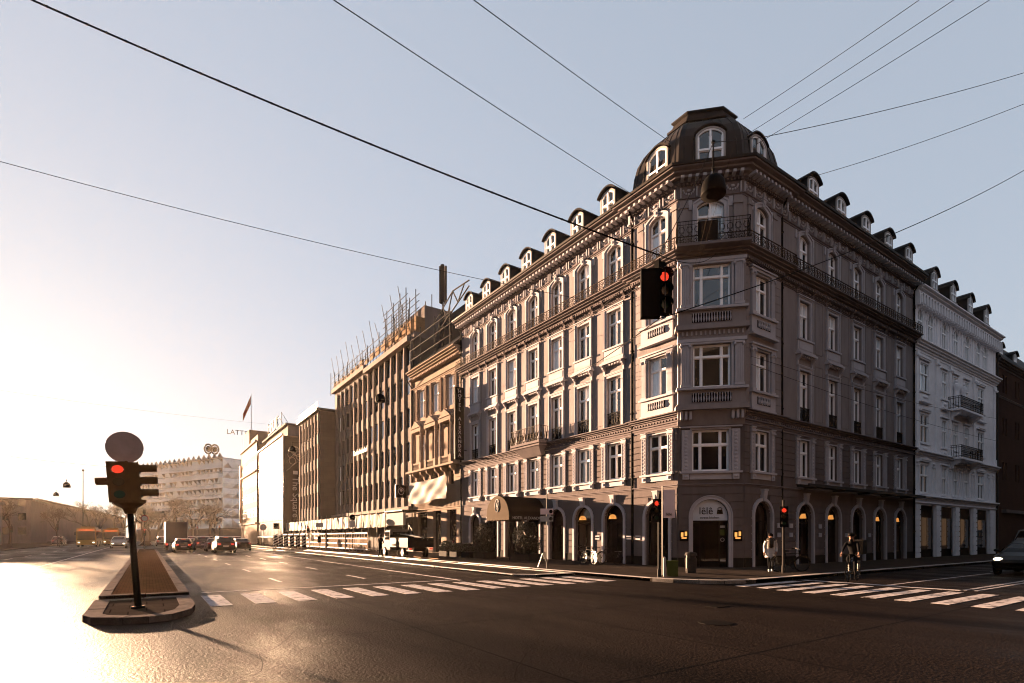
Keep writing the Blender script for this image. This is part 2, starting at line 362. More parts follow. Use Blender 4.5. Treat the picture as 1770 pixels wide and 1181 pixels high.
def window_kind(key, w, h, rise, style, tzf=.66, cols=2, q=-.2, variants=4):
    tz = h*tzf if tzf else h
    K = dict(frame=frame_mesh(w, h, rise, tz, cols, q), panes=[pane_mesh(w, h, rise, tz, cols, v, q) for v in range(variants)], subs=[]); WK[key] = K
    sb = MB(); sl = MB(); mats = ['trim', 'dark_recess']
    if style == 'arched':
        arc_band(sb, w, h, rise, .2, 0, .07); arc_band(sb, w+.3, h+.13, rise, .07, .0, .12); keystone(sb, h-.02, .28, .34, .14)
        sb.box(-w/2-.42, -w/2-.24, 0, .05, h-rise-.1, h+.08); sb.box(w/2+.24, w/2+.42, 0, .05, h-rise-.1, h+.08)
    elif style == 'plain':
        arc_band(sb, w, h, 0, .19, 0, .07); arc_band(sb, w+.3, h+.14, 0, .06, 0, .11)
        sb.box(-w/2-.27, w/2+.27, 0, .17, h+.2, h+.26)
        sl.box(-w/2-.28, w/2+.28, -.2, .16, -.1, 0); sl.box(-w/2-.22, w/2+.22, 0, .09, -.72, -.1)
        sl.box(-w/2-.12, w/2+.12, .085, .11, -.6, -.2); sl.box(-w/2-.3, w/2+.3, 0, .2, -.84, -.72); sl.box(-w/2-.38, w/2+.38, 0, .30, -.95, -.84)
        for s in (-1, 1): bracket(sl, s*(w/2+.2), .13, -1.5, -.95, .27); sl.ball((s*(w/2+.2), .27, -1.02), (.07, .07, .07), 6)
        for k in range(5): sl.box(-w/2+.06+k*w/5, -w/2+.06+k*w/5+w*.11, 0, .2, -1.06, -.95)
    elif style == 'french':
        arc_band(sb, w, h, 0, .19, 0, .08); arc_band(sb, w+.3, h+.14, 0, .06, 0, .12); sb.box(-w/2-.27, w/2+.27, 0, .14, h+.2, h+.25)
        rl = MB(); n = 11
        rl.box(-w/2, w/2, -.03, .01, .78, .83); rl.box(-w/2, w/2, -.03, .01, .05, .09); rl.box(-w/2, w/2, -.02, .0, .62, .65)
        for k in range(n): rl.box(-w/2+w*(k+.5)/n-.016, -w/2+w*(k+.5)/n+.016, -.025, .005, .05, .78)
        for k in range(n//2): rl.ball((-w/2+w*(k*2+1)/n, 0, .35), (.07, .02, .16), 6)
        K['subs'].append(('railing', rl.mesh('railing', 'iron')))
    elif style == 'pilaster':
        arc_band(sb, w, h, 0, .06, -.02, .03)
        for s in (-1, 1):
            ornament_strip(sb, s*(w/2+.25), .3, -.02, h-.1, .09); sb.box(s*(w/2+.25)-.2, s*(w/2+.25)+.2, 0, .16, h-.1, h-.02); sb.box(s*(w/2+.25)-.18, s*(w/2+.25)+.18, 0, .12, h-.02, h+.1)
            sb.box(s*(w/2+.25)-.2, s*(w/2+.25)+.2, 0, .17, h+.1, h+.15)
            sl.box(s*(w/2+.2)-.14, s*(w/2+.2)+.14, 0, .15, -.42, -.12); sl.ball((s*(w/2+.2), .15, -.27), (.09, .05, .09), 8)
        sl.box(-w/2-.46, w/2+.46, -.2, .2, -.12, -.02); sl.box(-w/2-.06, w/2+.06, 0, .08, -.4, -.12)
    elif style == 'bay':
        arc_band(sb, w, h, 0, .07, 0, .05)
        for s in (-1, 1): fluted(sb, s*(w/2+.28), .3, -.02, h+.02, .13)
        sb.box(-w/2-.5, w/2+.5, 0, .15, h+.08, h+.2); sb.box(-w/2-.56, w/2+.56, 0, .22, h+.2, h+.28)
        sl.box(-w/2-.56, w/2+.56, -.2, .24, -.13, -.02); sl.box(-w/2-.48, w/2+.48, 0, .12, -.92, -.13)
        balusters(sl, -w/2+.0, w/2-.0, -.68, -.3, .15, 8)
        sl.box(-w/2-.52, w/2+.52, 0, .17, -1.02, -.92); sl.box(-w/2-.58, w/2+.58, 0, .27, -1.12, -1.02)
    if sb.v: K['subs'].append(('surround', sb.mesh('surround', mats)))
    if sl.v: K['subs'].append(('sill', sl.mesh('sill', mats)))
wrnd = random.Random(3)
def place_window(parent, key, F, u, z, d=0.0, name='window', variant=None, skip=()):
    K = WK[key]; T = F @ Matrix.Translation((u, d, z))
    o = link(name, K['frame'], parent, T, world=True)
    link('pane', K['panes'][wrnd.randrange(len(K['panes'])) if variant is None else variant], o)
    for n, me in K['subs']:
        if n not in skip: link(n, me, o)
    return o

window_kind('top', 1.15, 2.35, .28, 'arched'); window_kind('mid', 1.15, 2.15, 0, 'plain'); window_kind('french', 1.15, 2.9, 0, 'french', .72)
window_kind('mezz', 1.15, 2.1, 0, 'pilaster', .66); window_kind('bay', 1.2, 2.1, 0, 'bay', .68); window_kind('bay_mezz', 1.3, 2.1, 0, 'pilaster', .66)
window_kind('front_bay', 1.8, 2.12, 0, 'none', .72, 3); window_kind('front_mezz', 1.8, 2.1, 0, 'none', .64, 3)
window_kind('front_top', 1.3, 2.5, .3, 'arched', .7)
window_kind('dormer', 1.0, 1.34, .26, 'none', .45, 2, q=-.05)
window_kind('dome', 1.25, 1.9, .32, 'none', .45, 2, q=-.04)

# ---------------------------------------------------------------- hotel on the corner
HL = FT(0, 0, -1, 0); HR = FT(0, 0, 0, -1); HC = FT(1.0, 1.0, -1, -1)   # left street, right street, chamfer; u: left = +y, right = -x
hotel = thing('corner_hotel', 'warm grey corner hotel with domed slate tower, arched ground floor and dormers', 'building', (0, 2.17, 0))
LU = [6.77, 9.44, 12.1, 14.75, 17.45, 20.14, 22.85]; RU = [8.14, 11.35, 14.5, 17.6, 20.76]
LEND, REND, YB, XB, ZT = 25.36, 23.2, 5.1, 5.55, 19.1
def holes_for(us, w): return [(u-w/2, u+w/2) for u in us]
low = MB(); up = MB()
# ---- left facade (main plane), right facade (main plane)
for F, US, sgn, e0, e1 in ((HL, LU, 1, YB, LEND), (HR, RU, -1, XB, REND)):
    U = [sgn*u for u in US]; a, b = sorted((sgn*e0, sgn*e1))
    arches = [(u-.8, u+.8, .12, 3.5, .8) for u in U]; mz = [(u-.575, u+.575, 5.0, 7.1, 0) for u in U]
    wall(low, F, a, b, 0, 7.3, arches+mz, .28)
    rustic(low, F, a+.05, b-.05, 4.9, 7.25, [(h[0]-.42, h[1]+.42, 4.4, 7.3, 0) for h in mz], .34)
    rustic(low, F, a+.05, b-.05, .6, 4.2, [(h[0]-.16, h[1]+.16, h[2], h[3]+.16, h[4]+.16) for h in arches], .4)
    for h in arches:   # fanned blocks over each arch
        c = (h[0]+h[1])/2
        for s in (-1, 1):
            low.quad((c+s*.17, .052, 3.72), (c+s*.95, .052, 3.3), (c+s*1.08, .052, 3.66), (c+s*.3, .052, 4.15), T=F)
    uph = [(u-.575, u+.575, 16.3, 18.65, .28) for u in U]+[(u-.575, u+.575, 12.75, 14.9, 0) for u in U]+[(u-.575, u+.575, 8.1, 11.0, 0) for u in U]
    wall(up, F, a, b, 7.3, ZT, uph, .28)
    for u in [(x+y)/2 for x, y in zip(U, U[1:])]:      # sunk wall panels between the windows
        for z0, z1 in ((8.3, 11.5), (12.2, 15.2), (16.6, 18.7)):
            for x0, x1, y0, y1 in ((u-.42, u-.40, z0, z1), (u+.40, u+.42, z0, z1), (u-.42, u+.42, z0, z0+.02), (u-.42, u+.42, z1-.02, z1)): up.box(x0, x1, 0, .022, y0, y1, 0, F)
# ---- bays beside the corner
for F, sgn, e0, e1, uw in ((HL, 1, 2.12, YB, 3.44), (HR, -1, 2.12, XB, 3.72)):
    a, b = sorted((sgn*e0, sgn*e1)); u = sgn*uw; d = .12
    ar = [(u-.8, u+.8, .12, 3.5, .8)]; mz = [(u-.65, u+.65, 5.0, 7.1, 0)]
    wall(low, F, a, b, 0, 7.3, ar+mz, .3, d=d); rustic(low, F, a+.03, b-.0, 4.9, 7.25, [(u-1.1, u+1.1, 4.4, 7.3, 0)], .34, d=d); rustic(low, F, a+.03, b, .6, 4.2, [(u-.96, u+.96, 0, 3.66, .96)], .4, d=d)
    uph = [(u-.575, u+.575, 16.3, 18.65, .28), (u-.6, u+.6, 13.0, 15.1, 0), (u-.6, u+.6, 9.1, 11.2, 0)]
    wall(up, F, a, b, 7.3, ZT, uph, .3, d=d)
    for z0, z1, hh in ((8.2, 11.6, uph[2]), (12.3, 15.3, uph[1])): rustic(up, F, a+.03, b, z0, z1, [(hh[0]-.55, hh[1]+.55, hh[2]-1.1, hh[3]+.3, 0)], .42, .03, .02, d=d)
    for z0, z1, mb in ((0, 7.3, low), (7.3, ZT, up)):
        e = sgn*e1; mb.quad((e, 0, z0), (e, d, z0), (e, d, z1), (e, 0, z1), T=F)
    for o in (-1, 1): 
        x = u+o*1.12; up.box(x-.16, x+.16, d, d+.07, 16.2, 18.75, 0, F); up.box(x-.2, x+.2, d, d+.12, 18.4, 18.55, 0, F)
# ---- chamfer
CW = 1.584
door = [(-.86, .86, .12, 3.55, .86)]; fm = [(-.9, .9, 4.98, 7.08, 0)]
wall(low, HC, -CW, CW, 0, 7.3, door+fm, .3); rustic(low, HC, -CW+.03, CW-.03, .6, 4.2, [(-1.0, 1.0, 0, 3.7, 1.0)], .4); rustic(low, HC, -CW+.03, CW-.03, 4.9, 7.25, [(-1.5, 1.5, 4.4, 7.3, 0)], .34)
wall(up, HC, -CW, CW, 7.3, ZT, [(-.65, .65, 16.2, 18.7, .3)], .3)
for o in (-1, 1): up.box(o*1.3-.2, o*1.3+.2, 0, .1, 16.1, 18.75, 0, HC); up.box(o*1.3-.24, o*1.3+.24, 0, .16, 18.35, 18.5, 0, HC)
ORT = HC @ Matrix.Translation((0, .38, 0)); OW = 1.62   # projecting oriel of the chamfer, two storeys
ori = MB()
wall(ori, ORT, -OW, OW, 8.0, 15.6, [(-.9, .9, 13.15, 15.27, 0), (-.9, .9, 9.15, 11.27, 0)], .25)
for s in (-1, 1):
    ori.quad((s*OW, 0, 8.0), (s*OW, -.36, 8.0), (s*OW, -.36, 15.6), (s*OW, 0, 15.6), T=ORT)
for zb in (9.15, 13.15):
    for s in (-1, 1): 
        mb = MB(); fluted(mb, s*1.28, .42, 0, 2.15, .14); ori.add(mb.v, mb.f, 1, ORT @ Matrix.Translation((0, 0, zb)))
        ori.box(s*.98-.05, s*.98+.05, 0, .06, zb-.02, zb+2.25, 1, ORT)
    mb = MB(); balusters(mb, -.95, .95, -.75, -.3, .05, 15, 1, 2); ori.add(mb.v, mb.f, 1, ORT @ Matrix.Translation((0, 0, zb)));
    for i, f in enumerate(mb.mi): ori.mi[len(ori.mi)-len(mb.mi)+i] = f
    ori.box(-OW-.08, OW+.08, -.36, .2, zb-.15, zb-.03, 1, ORT); ori.box(-OW-.06, OW+.06, -.36, .12, zb-.95, zb-.85, 0, ORT)
    ori.box(-OW-.14, OW+.14, -.36, .24, zb-1.15, zb-.95, 0, ORT); ori.box(-1.05, 1.05, 0, .1, zb+2.14, zb+2.24, 1, ORT)
    ori.box(-OW-.02, OW+.02, -.36, .13, zb+2.24, zb+2.4, 1, ORT)
for k in range(14): ori.box(-1.5+k*.22, -1.42+k*.22, 0, .07, 11.75, 11.95, 1, ORT)
ori.hexa([(-OW, -.36, 7.3), (OW, -.36, 7.3), (OW, -.3, 7.3), (-OW, -.3, 7.3)], [(-OW, -.36, 8.0), (OW, -.36, 8.0), (OW, .0, 8.0), (-OW, .0, 8.0)], 0, ORT)
for s in (-1, 1):
    for o in (0, .22, .44): ori.add(*(lambda b: (b.v, b.f))(MB()), T=ORT) if False else ori.box(s*(1.45-o)-.06, s*(1.45-o)+.06, -.3, .06, 7.55, 7.95, 1, ORT)
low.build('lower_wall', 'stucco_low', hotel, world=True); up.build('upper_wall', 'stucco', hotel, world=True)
ori.build('oriel', ['stucco', 'trim', 'dark_recess'], hotel, world=True)
PATH = [(0, LEND), (0, YB), (-.12, YB), (-.12, 2.12), (2.12, -.12), (XB, -.12), (XB, 0), (REND, 0)]
# ---- bands and cornices running round the corner
sc = MB()
sweep(sc, PATH, cornice_prof(7.3, 7.62, .14, 2)); sweep(sc, PATH, cornice_prof(7.72, 8.05, .34, 3)); sweep(sc, PATH, [(-.02, 7.6), (.05, 7.6), (.05, 7.74), (-.02, 7.74)])
along(PATH, .2, lambda T, k, L: sc.box(-.05, .05, 0, .15, 7.64, 7.73, 0, T))
sweep(sc, PATH, cornice_prof(4.22, 4.34, .1, 1))
pn = MB(); sweep(pn, PATH[:1]+PATH[1:], [(-.02, .1), (.07, .1), (.07, .55), (-.02, .58)]) if 0 else None
sc.build('string_course', 'cornice', hotel, world=True)
pn = MB()
for F, s, us, a, b, d in ((HL, 1, LU, YB, LEND, 0), (HR, -1, RU, XB, REND, 0), (HL, 1, [3.44], 2.14, YB, .12), (HR, -1, [3.72], 2.14, XB, .12), (HC, 1, [0], -1.57, 1.57, 0)):
    e = sorted([a, b]+[u+o for u in us for o in ((-.97, .97) if F is not HC else (-1.02, 1.02))])
    for i in range(0, len(e), 2): x0, x1 = sorted((s*e[i], s*e[i+1])); MB().box(x0, x1, d-.02, d+.07, .1, .58, 0, F).build('plinth', 'pot', hotel, world=True)
bc = MB(); sweep(bc, PATH, cornice_prof(15.62, 16.1, .62, 4)); sweep(bc, PATH, cornice_prof(15.3, 15.4, .1, 1))
along(PATH, .17, lambda T, k, L: bc.box(-.045, .045, 0, .24, 15.56, 15.68, 0, T)); along(PATH, .4, lambda T, k, L: bc.ball((0, .03, 15.5), (.13, .03, .05), 6, 0, T))
for US, F, s in ((LU, HL, 1), (RU, HR, -1)):
    for u in US:
        for o in (-.85, .85): mb = MB(); bracket(mb, 0, .16, 15.25, 15.7, .3); bc.add(mb.v, mb.f, 0, F @ Matrix.Translation((s*u+o, 0, 0)))
bc.build('balcony_cornice', 'cornice', hotel, world=True)
mc = MB(); sweep(mc, PATH, cornice_prof(18.78, 18.92, .1, 1)); sweep(mc, PATH, cornice_prof(19.45, 20.12, .85, 4, back=-.5)); sweep(mc, PATH, [(-.02, 18.9), (.03, 18.9), (.03, 19.5), (-.02, 19.5)])
along(PATH, .36, lambda T, k, L: mc.box(-.075, .075, 0, .62, 19.62, 19.76, 1, T)); along(PATH, .18, lambda T, k, L: mc.box(-.05, .05, 0, .2, 19.5, 19.6, 0, T))
def garland(T, k, L):
    for i in range(7):
        a = PI*i/6; mc.ball((-.26*math.cos(a), .05, 19.3-.2*math.sin(a)), (.055, .05, .06), 5, 1, T)
    mc.ball((0, .07, 19.28), (.1, .04, .07), 6, 1, T); mc.box(-.42, -.36, 0, .12, 18.94, 19.44, 1, T); mc.box(.36, .42, 0, .1, 18.94, 19.44, 1, T)
along(PATH, .95, garland); mc.build('main_cornice', ['cornice', 'trim'], hotel, world=True)
g = MB(); gp = offset_path(PATH, .86); sweep(g, PATH, [(.8, 20.1), (.93, 20.1), (.95, 20.22), (.8, 20.22)]); g.build('gutter', 'lead', hotel, world=True)
# ---- iron balustrade along the fourth floor
def railing_bits(mb, T, L, h, n=None):
    mb.box(-L/2, L/2, -.015, .015, h-.04, h); mb.box(-L/2, L/2, -.015, .015, .04, .07)
rp = MB(); rpath = offset_path(PATH, .55); sweep(rp, PATH, [(.53, 16.66), (.57, 16.66), (.57, 16.7), (.53, 16.7)]); sweep(rp, PATH, [(.535, 16.14), (.565, 16.14), (.565, 16.17), (.535, 16.17)])
def scroll(T, k, L):
    rp.tube([(.11*math.cos(2*PI*i/8), 0, 16.46+.12*math.sin(2*PI*i/8)) for i in range(8)], .014, 4, T=T, closed=True)
    rp.box(-L/2-.012, -L/2+.012, -.012, .012, 16.15, 16.68, 0, T)
    for s in (-1, 1): rp.tube([(0, 0, 16.34), (s*.07, 0, 16.25), (s*.13, 0, 16.2), (s*.12, 0, 16.3)], .012, 3, T=T, cap=False)
    rp.ball((0, 0, 16.46), (.035, .02, .04), 5, 0, T)
along([tuple(p) for p in rpath], .3, scroll); rp.build('balustrade', 'iron_gilt', hotel, world=True)
# ---- windows
for u in LU:
    place_window(hotel, 'top', HL, u, 16.3, variant=wrnd.choice((0, 0, 0, 2))); place_window(hotel, 'mid', HL, u, 12.75, variant=wrnd.choice((0, 0, 0, 1))); place_window(hotel, 'french', HL, u, 8.1, variant=wrnd.choice((0, 0, 2))); place_window(hotel, 'mezz', HL, u, 5.0, variant=0)
for u in RU:
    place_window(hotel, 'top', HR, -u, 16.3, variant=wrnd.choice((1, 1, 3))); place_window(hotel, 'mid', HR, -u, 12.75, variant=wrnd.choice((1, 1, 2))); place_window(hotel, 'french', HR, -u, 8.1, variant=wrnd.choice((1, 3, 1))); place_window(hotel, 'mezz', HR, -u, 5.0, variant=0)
for F, u in ((HL, 3.44), (HR, -3.72)):
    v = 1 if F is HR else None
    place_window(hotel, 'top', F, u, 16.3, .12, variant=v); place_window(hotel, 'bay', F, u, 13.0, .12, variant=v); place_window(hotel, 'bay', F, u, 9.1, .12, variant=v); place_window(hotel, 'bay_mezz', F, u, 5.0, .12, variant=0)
place_window(hotel, 'front_top', HC, 0, 16.2); place_window(hotel, 'front_bay', ORT, 0, 13.15, variant=0); place_window(hotel, 'front_bay', ORT, 0, 9.15, variant=0); place_window(hotel, 'front_mezz', HC, 0, 4.98, variant=0)
ft = MB()
for s in (-1, 1): ornament_strip(ft, s*1.2, .4, -.02, 2.1, .1); ft.box(s*1.2-.16, s*1.2+.16, 0, .15, -.42, -.12); ft.ball((s*1.2, .15, -.27), (.12, .05, .08), 8)
ft.box(-1.5, 1.5, -.2, .2, -.12, -.02); ft.box(-1.0, 1.0, 0, .08, -.42, -.12); arc_band(ft, 1.8, 2.1, 0, .09, -.02, .05); ft.box(-1.5, 1.5, 0, .16, 2.2, 2.27)
ft.build('pilaster_trim', 'trim', hotel, T=HC @ Matrix.Translation((0, 0, 4.98)), world=True)
# ---- corner balcony
cb = MB(HC); cb.box(-1.75, 1.75, 0, 1.0, 16.0, 16.14)
cb.build('corner_balcony', 'cornice', hotel, world=True)
cr = MB(HC); zz = 17.22
for p, q in (((-1.7, .3), (-1.7, .95)), ((-1.7, .95), (1.7, .95)), ((1.7, .95), (1.7, .3))):
    for z in (zz, 16.2, 17.05): cr.tube([(*p, z), (*q, z)], .02 if z == zz else .013, 4)
    L = math.dist(p, q); n = int(L/.13)
    for i in range(n+1):
        t = i/n; x, y = p[0]+(q[0]-p[0])*t, p[1]+(q[1]-p[1])*t
        cr.tube([(x, y, 16.14), (x, y, zz)], .02 if i in (0, n) else .009, 4)
    n = int(L/.34)
    for i in range(n):
        t = (i+.5)/n; x, y = p[0]+(q[0]-p[0])*t, p[1]+(q[1]-p[1])*t; dx, dy = (q[0]-p[0])/L, (q[1]-p[1])/L
        for zc, r in ((16.42, .13), (16.8, .14)): cr.tube([(x+dx*r*math.cos(2*PI*k/10), y+dy*r*math.cos(2*PI*k/10), zc+r*math.sin(2*PI*k/10)) for k in range(10)], .016, 4, closed=True)
        for s in (-1, 1): cr.tube([(x, y, 16.6), (x+s*dx*.12, y+s*dy*.12, 16.66), (x+s*dx*.1, y+s*dy*.1, 16.98)], .013, 4)
cr.box(-.2, .75, .9, .97, 16.2, 17.15)
cr.build('corner_railing', 'iron', hotel, world=True)
# ---- balcony over the entrance
eb = MB(HL); eb.box(12.85, 16.25, 0, .95, 8.0, 8.16); eb.box(12.95, 16.15, 0, .85, 7.85, 8.0)
eb.hexa([(13.5, 0, 7.25), (15.6, 0, 7.25), (15.6, .25, 7.25), (13.5, .25, 7.25)], [(13.1, 0, 7.85), (16.0, 0, 7.85), (16.0, .8, 7.85), (13.1, .8, 7.85)])
eb.build('entrance_balcony', 'cornice', hotel, world=True)
er = MB(HL)
for p, q in (((12.9, 0), (12.9, .92)), ((12.9, .92), (16.2, .92)), ((16.2, .92), (16.2, 0))):
    for z in (9.15, 8.25): er.tube([(*p, z), (*q, z)], .022, 4)
    L = math.dist(p, q); n = int(L/.16)
    for i in range(n+1):
        t = i/n; x, y = p[0]+(q[0]-p[0])*t, p[1]+(q[1]-p[1])*t; b = .07*math.sin(i*2.1)
        er.tube([(x, y, 8.16), (x+.0, y+.07, 8.45), (x, y-.01, 8.8), (x, y, 9.15)], .018, 4)
    for i in range(int(L/.32)):
        t = (i+.5)/int(L/.32); x, y = p[0]+(q[0]-p[0])*t, p[1]+(q[1]-p[1])*t; er.ball((x, y+.03, 8.55), (.07, .07, .2), 6)
er.build('entrance_railing', 'iron_gilt', hotel, world=True)
# ---- ground-floor arches
ak = MB(); arc_band(ak, 1.6, 3.38, .8, .15, -.04, .13, n=16); keystone(ak, 3.36, .34, .55, .2); AKM = ak.mesh('arch_surround', 'trim')
gl = MB(); H = (-.8, .8, 0, 3.38, .8)
pts = [(-.8, 0), (.8, 0)]+[(-.8*math.cos(PI-PI*i/12)*1.0, 2.58+.8*math.sin(PI*i/12)) for i in range(13)]
gl.add([(x, -.24, z) for x, z in [(-.8, 0), (.8, 0)]+[(.8*math.cos(PI*i/12), 2.58+.8*math.sin(PI*i/12)) for i in range(13)]], [tuple(range(15))])
thin = bpy.data.materials.new('clear shop glass'); thin.use_nodes = True; nt = thin.node_tree; nt.nodes.clear()
_o = nt.nodes.new('ShaderNodeOutputMaterial'); _t = nt.nodes.new('ShaderNodeBsdfTransparent'); _t.inputs[0].default_value = (.7, .66, .62, 1); _g = nt.nodes.new('ShaderNodeBsdfGlossy'); _g.inputs['Roughness'].default_value = .03
_m = nt.nodes.new('ShaderNodeMixShader'); _l = nt.nodes.new('ShaderNodeLayerWeight'); _l.inputs[0].default_value = .5; _p = nt.nodes.new('ShaderNodeMath'); _p.operation = 'POWER'; _p.inputs[1].default_value = 4; nt.links.new(_l.outputs[1], _p.inputs[0]); _f = nt.nodes.new('ShaderNodeMath'); _f.operation = 'MULTIPLY_ADD'; _f.inputs[1].default_value = .6; _f.inputs[2].default_value = .05; nt.links.new(_p.outputs[0], _f.inputs[0])
nt.links.new(_f.outputs[0], _m.inputs[0]); nt.links.new(_t.outputs[0], _m.inputs[1]); nt.links.new(_g.outputs[0], _m.inputs[2]); nt.links.new(_m.outputs[0], _o.inputs[0]); M['thin'] = thin
GLM = gl.mesh('pane', 'thin')
df = MB(); df.box(-.8, -.72, -.28, -.2, 0, 2.6); df.box(.72, .8, -.28, -.2, 0, 2.6); df.box(-.03, .03, -.28, -.2, 0, 2.3); df.box(-.8, .8, -.28, -.2, 2.3, 2.38); df.box(-.8, .8, -.28, -.18, 0, .55)
arc_band(df, 1.46, 3.31, .73, .07, -.28, -.2, z0=0); DFM = df.mesh('arched_window', 'black')
lm = MB(); lm.lathe([(.03, .27), (.13, .25), (.21, .15), (.24, 0), (.2, 0)], 12); LMM = lm.mesh('lamp_shade', 'lamp_glow', True)
cd = MB(); cd.tube([(0, 0, .3), (0, 0, 1.1)], .01, 4); CDM = cd.mesh('lamp_cord', 'black')
lamps = {('L', 6.77), ('L', 9.44), ('R', 8.14), ('R', 11.35), ('R', 17.6), ('R', 20.76)}
for tagc, F, US, s, d in (('L', HL, [3.44], 1, .12), ('L', HL, LU, 1, 0), ('R', HR, [3.72], -1, .12), ('R', HR, RU, -1, 0)):
    for u in US:
        T = F @ Matrix.Translation((s*u, d, .12)); o = link('arched_window', DFM, hotel, T, world=True)
        link('pane', GLM, o); link('surround', AKM, o)
        if (tagc, u) in lamps:
            w = link('pendant_lamp', LMM, hotel, F @ Matrix.Translation((u+.6 if s > 0 else -(u+.85), -.45, 2.72)), world=True); link('lamp_cord', CDM, w)
room = MB(); room.box(.55, 1.9, 4.9, 25.2, .1, 3.9); 
for (x0, x1, y0, y1) in ((2.2, 2.25, 2.2, 25.2), (2.2, 23.0, 2.2, 2.25)): room.box(x0, x1, y0, y1, .1, 4.0)
rm = MB(); rm.box(2.2, 2.3, 2.2, 25.2, .1, 4.0); rm.box(2.3, 23.0, 2.2, 2.3, .1, 4.0); rm.box(.3, 2.2, 2.4, 25.2, 3.95, 4.0); rm.box(2.3, 23.0, .3, 2.2, 3.95, 4.0); rm.box(.3, 2.2, 2.4, 25.2, .08, .12); rm.box(2.3, 23, .3, 2.2, .08, .12)
rm.build('interior_wall', 'dark_recess', hotel, world=True)
# ---- corner shop door
cdo = MB(); arc_band(cdo, 1.72, 3.43, .86, .14, -.04, .1, n=18); arc_band(cdo, 2.02, 3.58, 1.01, .05, -.04, .14, n=18)
door_ = thing('tmp', 'x', 'x'); bpy.data.objects.remove(door_)
dd = MB(); dd.box(-.86, -.78, -.3, -.2, 0, 2.4); dd.box(.78, .86, -.3, -.2, 0, 2.4); dd.box(-.5, -.44, -.28, -.2, 0, 2.3); dd.box(.42, .48, -.28, -.2, 0, 2.3); dd.box(-.44, .42, -.28, -.22, 0, .3); dd.box(-.86, .86, -.3, -.18, 2.26, 2.36)
dt = HC @ Matrix.Translation((0, 0, .12)); sd = dd.build('shop_door', 'black', hotel, T=dt, world=True)
cdo.build('surround', 'trim', sd)
g2 = MB(); g2.quad((-.86, -.25, 0), (.86, -.25, 0), (.86, -.25, 2.4), (-.86, -.25, 2.4)); g2.build('pane', 'thin', sd)
sgn = MB(); sgn.prism([(-.84, 2.36), (.84, 2.36)]+[(.84*math.cos(PI*i/16), 2.57+.84*math.sin(PI*i/16)) for i in range(17)], 'y', -.16, -.1)
so = sgn.build('shop_sign', 'sign_panel', sd)
text_mesh('lêlê', .52, .02, 'black', 'lettering', TX(I4, .2, -.085, 2.83), so, squeeze=.95)
text_mesh('street kitchen', .165, .02, 'black', 'lettering', TX(I4, .02, -.085, 2.5), so, squeeze=1.0)
bag = MB(); bag.prism([(-.62, 2.68), (-.32, 2.68), (-.35, 2.9), (-.59, 2.9)], 'y', -.1, -.08); bag.tube([(-.56, -.09, 2.9), (-.56, -.09, 2.98), (-.47, -.09, 3.03), (-.38, -.09, 2.98), (-.38, -.09, 2.9)], .018, 5); bag.box(-.62, -.32, -.1, -.08, 2.93, 2.95)
bag.build('bag_symbol', 'black', so)
st = MB(); st.box(-.72, -.52, -.24, -.235, 1.6, 1.9, 0); st.box(-.74, -.5, -.24, -.235, 1.98, 2.1, 1); st.box(-.78, -.46, -.24, -.235, .28, .36, 1)
st.tube([(-.62+.09*math.cos(2*PI*k/12), -.235, 1.38+.09*math.sin(2*PI*k/12)) for k in range(12)], .02, 4, m=1, closed=True); st.build('door_sticker', ['green_plastic', 'sign_white'], sd)
for u, lit in ((1.3, 1), (-1.28, 1)):
    mbx = MB(); mbx.box(-.2, .2, 0, .09, -.3, .22); mo = mbx.build('menu_case', 'black', hotel, T=HC @ Matrix.Translation((u, .055, 1.75)), world=True)
    p = MB(); p.box(-.15, -.04, .09, .1, -.06, .16); p.box(.03, .15, .09, .1, -.1, .12); p.box(-.13, .12, .09, .1, -.2, -.13); p.build('menu_light', 'lamp_glow', mo)
mp = MB(); mp.box(-.17, .17, 0, .04, -.12, .12); MPM = mp.mesh('menu_panel', 'trim'); k = 0
for F, u, z in ((HR, -5.2, 1.75), (HR, -6.6, 1.75), (HR, -9.75, 1.75), (HR, -12.95, 1.75), (HL, 5.55, 1.6), (HL, 4.75, 1.6), (HL, 8.1, 1.6), (HR, -5.2, 2.25), (HR, -6.6, 2.25), (HR, -9.75, 2.25), (HR, -16.05, 1.75)):
    o = link('wall_panel', MPM, hotel, F @ Matrix.Translation((u, .065 if abs(u) > 5.5 else .185, z)), world=True)
    if z == 1.6: text_mesh('MENU', .12, .01, 'black', 'lettering', TX(I4, 0, .045, 0), o)
# ---- entrance awning
aw = MB(); n = 14; zc = 3.05; rr = 1.36
prof = [(14.75+1.4*math.cos(PI*i/n), zc+rr*math.sin(PI*i/n)) for i in range(n+1)]
for (y0, z0), (y1, z1) in zip(prof, prof[1:]): aw.quad((-.02, y0, z0), (-3.0, y0, z0), (-3.0, y1, z1), (-.02, y1, z1)); aw.quad((-.02, y0, z0-.03), (-2.98, y0, z0-.03), (-2.98, y1, z1-.03), (-.02, y1, z1-.03))
for y in (13.35, 16.15): aw.box(-3.0, -.02, y-.01, y+.01, zc-.3, zc+.01)
ao = aw.build('entrance_awning', 'awning', hotel, world=True)
af = MB(); af.prism([(y, z) for y, z in prof], 'x', -3.03, -3.0)
k = 14
for i in range(k): a, b = 13.35+2.8*i/k, 13.35+2.8*(i+1)/k; af.prism([(a, zc), (b, zc), (b, zc-.26), ((a+b)/2, zc-.32), (a, zc-.26)], 'x', -3.02, -3.005)
af.build('awning_front', 'awning_front', ao, world=True)
AF = FT(-3.03, 14.75, -1, 0)
em = MB(AF); em.tube([(.26*math.cos(2*PI*i/20), .01, 3.75+.42*math.sin(2*PI*i/20)) for i in range(20)], .035, 5, closed=True)
